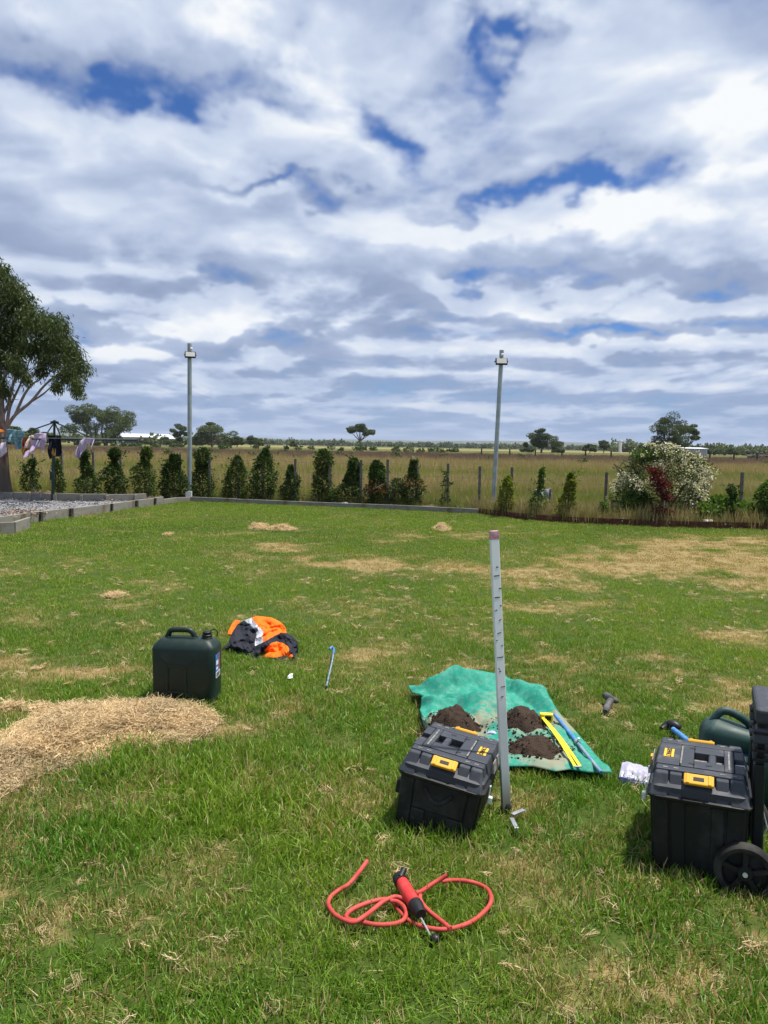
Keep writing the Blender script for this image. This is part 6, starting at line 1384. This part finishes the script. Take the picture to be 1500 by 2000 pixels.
# dark underside that fills the heap down to the grass
jw = MB(); c0 = np.array(jr) + [0, .26, 0]; jw.lathe([(.23, -.01), (.22, .03), (.17, .075), (.09, .10), (.01, .105)], (0, 0, 0), 20); jo = jw.obj('lining', M_NAVY, jk, smooth=60); jo.matrix_basis = jk.matrix_basis.inverted() @ Matrix.Translation(Vector(c0)) @ Matrix.Scale(.55, 4, (0, 1, 0))
M_SCRAP = m_fabric('pale_blue_cloth', (.22, .33, .58), (.42, .50, .68), .8, 40)
gl = thing('cloth', 'pale blue crumpled cloth tucked between the tilted toolbox and the stake', 'cloth', G(960, 1460))
out, PX = drape([(944, 1456), (958, 1466), (976, 1468)], [(944, 1448), (952, 1440), (962, 1438), (970, 1441), (976, 1447)], 0, 0, 0, 51, 30, 26, .02); cloth_parts(gl, out + np.array([0, .0, .03]), PX, [('fabric', M_SCRAP, None)])
# zip bag left of the wheeled toolbox
M_BAG = m_plastic('bag_film', (.36, .35, .45), (.55, .54, .60), .3, .6, 25); M_ZIP = simple('zip_purple', (.12, .12, .50), (.20, .20, .60), 40, .4, .5)
bg_ = thing('zip_bag', 'white plastic bag with a purple zip edge in the grass beside the wheeled toolbox', 'plastic bag', G(1240, 1525))
A4 = [D(1209, 1518, G(1235, 1530)[1]), D(1266, 1534, G(1235, 1530)[1] - .03), D(1274, 1500, G(1235, 1530)[1] + .06), D(1215, 1487, G(1235, 1530)[1] + .10)]
uu_, vv_ = np.meshgrid(np.linspace(0, 1, 26), np.linspace(0, 1, 18)); A4 = np.array(A4); Pq = ((1 - uu_) * (1 - vv_))[..., None] * A4[0] + (uu_ * (1 - vv_))[..., None] * A4[1] + (uu_ * vv_)[..., None] * A4[2] + ((1 - uu_) * vv_)[..., None] * A4[3]
Pq[..., 2] += .02 * np.sin(uu_ * pi) * np.sin(vv_ * pi) + .022 * (fbm(uu_ * 4, vv_ * 4, 4, .6, 800) - .5)
o = link('bag', grid_mesh('bag', Pq), M_BAG, bg_, world=True, smooth=180); m2 = o.modifiers.new('thickness', 'SOLIDIFY'); m2.thickness = .014
zz = [A4[0] + (A4[1] - A4[0]) * t + np.array([0, -.012, -.004 + .004 * sin(t * 9)]) for t in np.linspace(-.01, 1, 10)]; mb = MB(); mb.loft([[tuple(p + [0, -.004, -.014]), tuple(p + [0, .004, -.014]), tuple(p + [0, .008, .010]), tuple(p + [0, .0, .010])] for p in zz]).obj('zip_edge', M_ZIP, bg_, world=True)

# ------------------------------------------------------------------ hand pump with red hose, and odds and ends
M_HOSE = simple('red_hose', (.42, .050, .042), (.52, .085, .070), 14, .62, .2); M_PUMP = simple('red_pump', (.55, .025, .022), (.62, .05, .045), 14, .4, .45)
Z3 = lambda x, y: (600 + x / 3.75, 1640 + y / 3.75)
def lay(pts, z): return hermite([G(*Z3(a, b), z if not hasattr(z, '__len__') else z[i]) for i, (a, b) in enumerate(pts)], 5)
pc = G(*Z3(740, 400), .05); pump = thing('siphon_pump', 'red hand siphon pump with black ends and looped red hoses on the front lawn', 'pump', pc)
ho = [([(775, 492), (745, 462), (715, 438), (650, 418), (600, 432), (545, 462), (480, 515), (420, 560), (345, 604), (280, 592), (215, 558), (170, 510), (155, 455), (185, 405), (240, 365), (300, 330), (370, 250), (440, 155)], [.05, .05, .05, .05, .05, .05, .05, .05, .045, .04, .034, .03, .028, .03, .034, .045, .055, .06]),
      ([(1028, 258), (975, 290), (920, 322), (870, 356), (832, 380), (795, 392)], [.075, .06, .05, .045, .045, .045]),
      ([(832, 388), (826, 430), (850, 478), (905, 535), (975, 590), (1050, 652)], [.035, .04, .04, .04, .04, .042]),
      ([(985, 306), (1060, 298), (1140, 300), (1230, 318), (1310, 355), (1345, 410), (1340, 470), (1300, 525), (1230, 585), (1150, 625), (1050, 652), (960, 657), (850, 637), (745, 592), (690, 540), (650, 488), (640, 462)], [.04, .038, .038, .038, .036, .036, .034, .032, .034, .036, .036, .034, .032, .032, .032, .032, .03]),
      ([(610, 448), (660, 455), (705, 490), (725, 540), (705, 588), (650, 614), (560, 624), (470, 618), (390, 600), (310, 588), (285, 560), (330, 512), (430, 468), (540, 440), (600, 438)], [.05, .05, .048, .042, .04, .038, .036, .035, .034, .034, .034, .036, .036, .038, .04])]
for pts, z in ho:
    c_ = lay(pts, np.array(z) - .006); mb = MB(); mb.tube(c_, .0072, 10); mb.obj('hose', M_HOSE, pump, world=True, smooth=60)
e0 = lay([(1022, 262), (1028, 258)], .0692); d_ = unit(e0[-1] - e0[0]); MB().tube([e0[-1] - d_ * .002, e0[-1] + d_ * .0008], .0052, 10).obj('hose_bore_shade', M_INK_SHADE, pump, world=True)  # black disc on the closed hose end, painting its dark inside
a_, b_ = G(*Z3(688, 305), .055), G(*Z3(793, 480), .055); ax = unit(b_ - a_)
MB().tube([a_, a_ + ax * .004, b_ - ax * .004, b_], [.0205, .0215, .0215, .0205], 16).obj('barrel', M_PUMP, pump, world=True, smooth=40)
MB().tube([a_ - ax * .030, a_ - ax * .022, a_ + ax * .010], [.016, .0235, .0245], 14).obj('top_cap', M_JCAP, pump, world=True, smooth=40)
n0 = G(*Z3(683, 275), .07); n1 = G(*Z3(712, 212), .085); MB().tube([n0, (n0 + n1) / 2, n1], [.012, .0105, .0095], 12).obj('nozzle', M_JCAP, pump, world=True, smooth=40)
MB().tube([b_ - ax * .006, b_ + ax * .012, b_ + ax * .05], [.0235, .0235, .017], 14).obj('bottom_cap', M_JCAP, pump, world=True, smooth=40)
s1 = G(*Z3(825, 560), .045); s2 = G(*Z3(905, 705), .022); MB().tube([b_ + ax * .03, s1], [.012, .008], 8).obj('valve', M_JCAP, pump, world=True, smooth=40); MB().tube([s1, s2], .0035, 8).obj('plunger_rod', M_GREYST, pump, world=True, smooth=40)
k0 = G(*Z3(905, 705), .022); k1 = G(*Z3(965, 748), .016); MB().tube([k0, k0 + (k1 - k0) * .3, k0 + (k1 - k0) * .75, k1], [.007, .014, .015, .009], 14).obj('knob', M_JCAP, pump, world=True, smooth=60)

strap = thing('blue_strap', 'thin bright blue strap with a hooked end on the lawn right of the jacket', 'strap', G(645, 1300))
MB().tube(hermite([G(638, 1340, .02), G(641, 1325, .03), G(645, 1308, .035), G(649, 1290, .04), G(651, 1276, .045)], 4), .0055, 8).obj('band', M_BLUE2, strap, world=True, smooth=60)
MB().tube(hermite([G(651, 1277, .045), G(652, 1268, .06), G(648, 1264, .075), G(644, 1268, .07)], 4), .008, 8).obj('hook', M_BLUE, strap, world=True, smooth=60)
M_DGREY = simple('dark_grey_rubber', (.055, .055, .058), (.13, .125, .12), 25, .75, .25)
tee = thing('rubber_fitting', 'dark grey tee shaped fitting lying on the lawn right of the green sheet', 'fitting', G(1188, 1375))
MB().tube(hermite([G(1181, 1358, .05), G(1187, 1361, .055), G(1196, 1366, .05), G(1207, 1371, .03)], 3), [.016, .020, .022, .022, .024, .022, .020, .017, .014, .008][:10], 10).obj('head', M_DGREY, tee, world=True, smooth=50)
MB().tube(hermite([G(1193, 1367, .045), G(1188, 1376, .04), G(1182, 1390, .025)], 3), [.018, .020, .019, .018, .020, .018, .014][:7], 10).obj('stem', M_DGREY, tee, world=True, smooth=50)
aug = thing('hand_tool', 'blue handled tool with a black head lying behind the wheeled toolbox', 'tool', G(1330, 1438))
MB().tube([G(1315, 1425, .035), G(1368, 1466, .05)], .015, 10).obj('shaft', M_BLUE, aug, world=True, smooth=40)
MB().tube(hermite([G(1292, 1424, .02), G(1302, 1418, .03), G(1312, 1416, .04), G(1322, 1419, .04), G(1328, 1424, .03)], 3), [.014, .016, .02, .024, .026, .028, .028, .028, .026, .024, .022, .02, .016], 10).obj('head', M_JCAP, aug, world=True, smooth=50)
sc_ = thing('paper_scrap', 'small crumpled white scrap on the lawn between jerry can and blue strap', 'scrap', G(566, 1331))
out, PX = drape([(561, 1334), (566, 1335), (572, 1332)], [(561, 1330), (566, 1325), (572, 1324)], 0, 0, 0, 55, 12, 12, .008); cloth_parts(sc_, out + np.array([0, 0, .03]), PX, [('paper', M_LWHT, None)], .003)

grow_lawn()
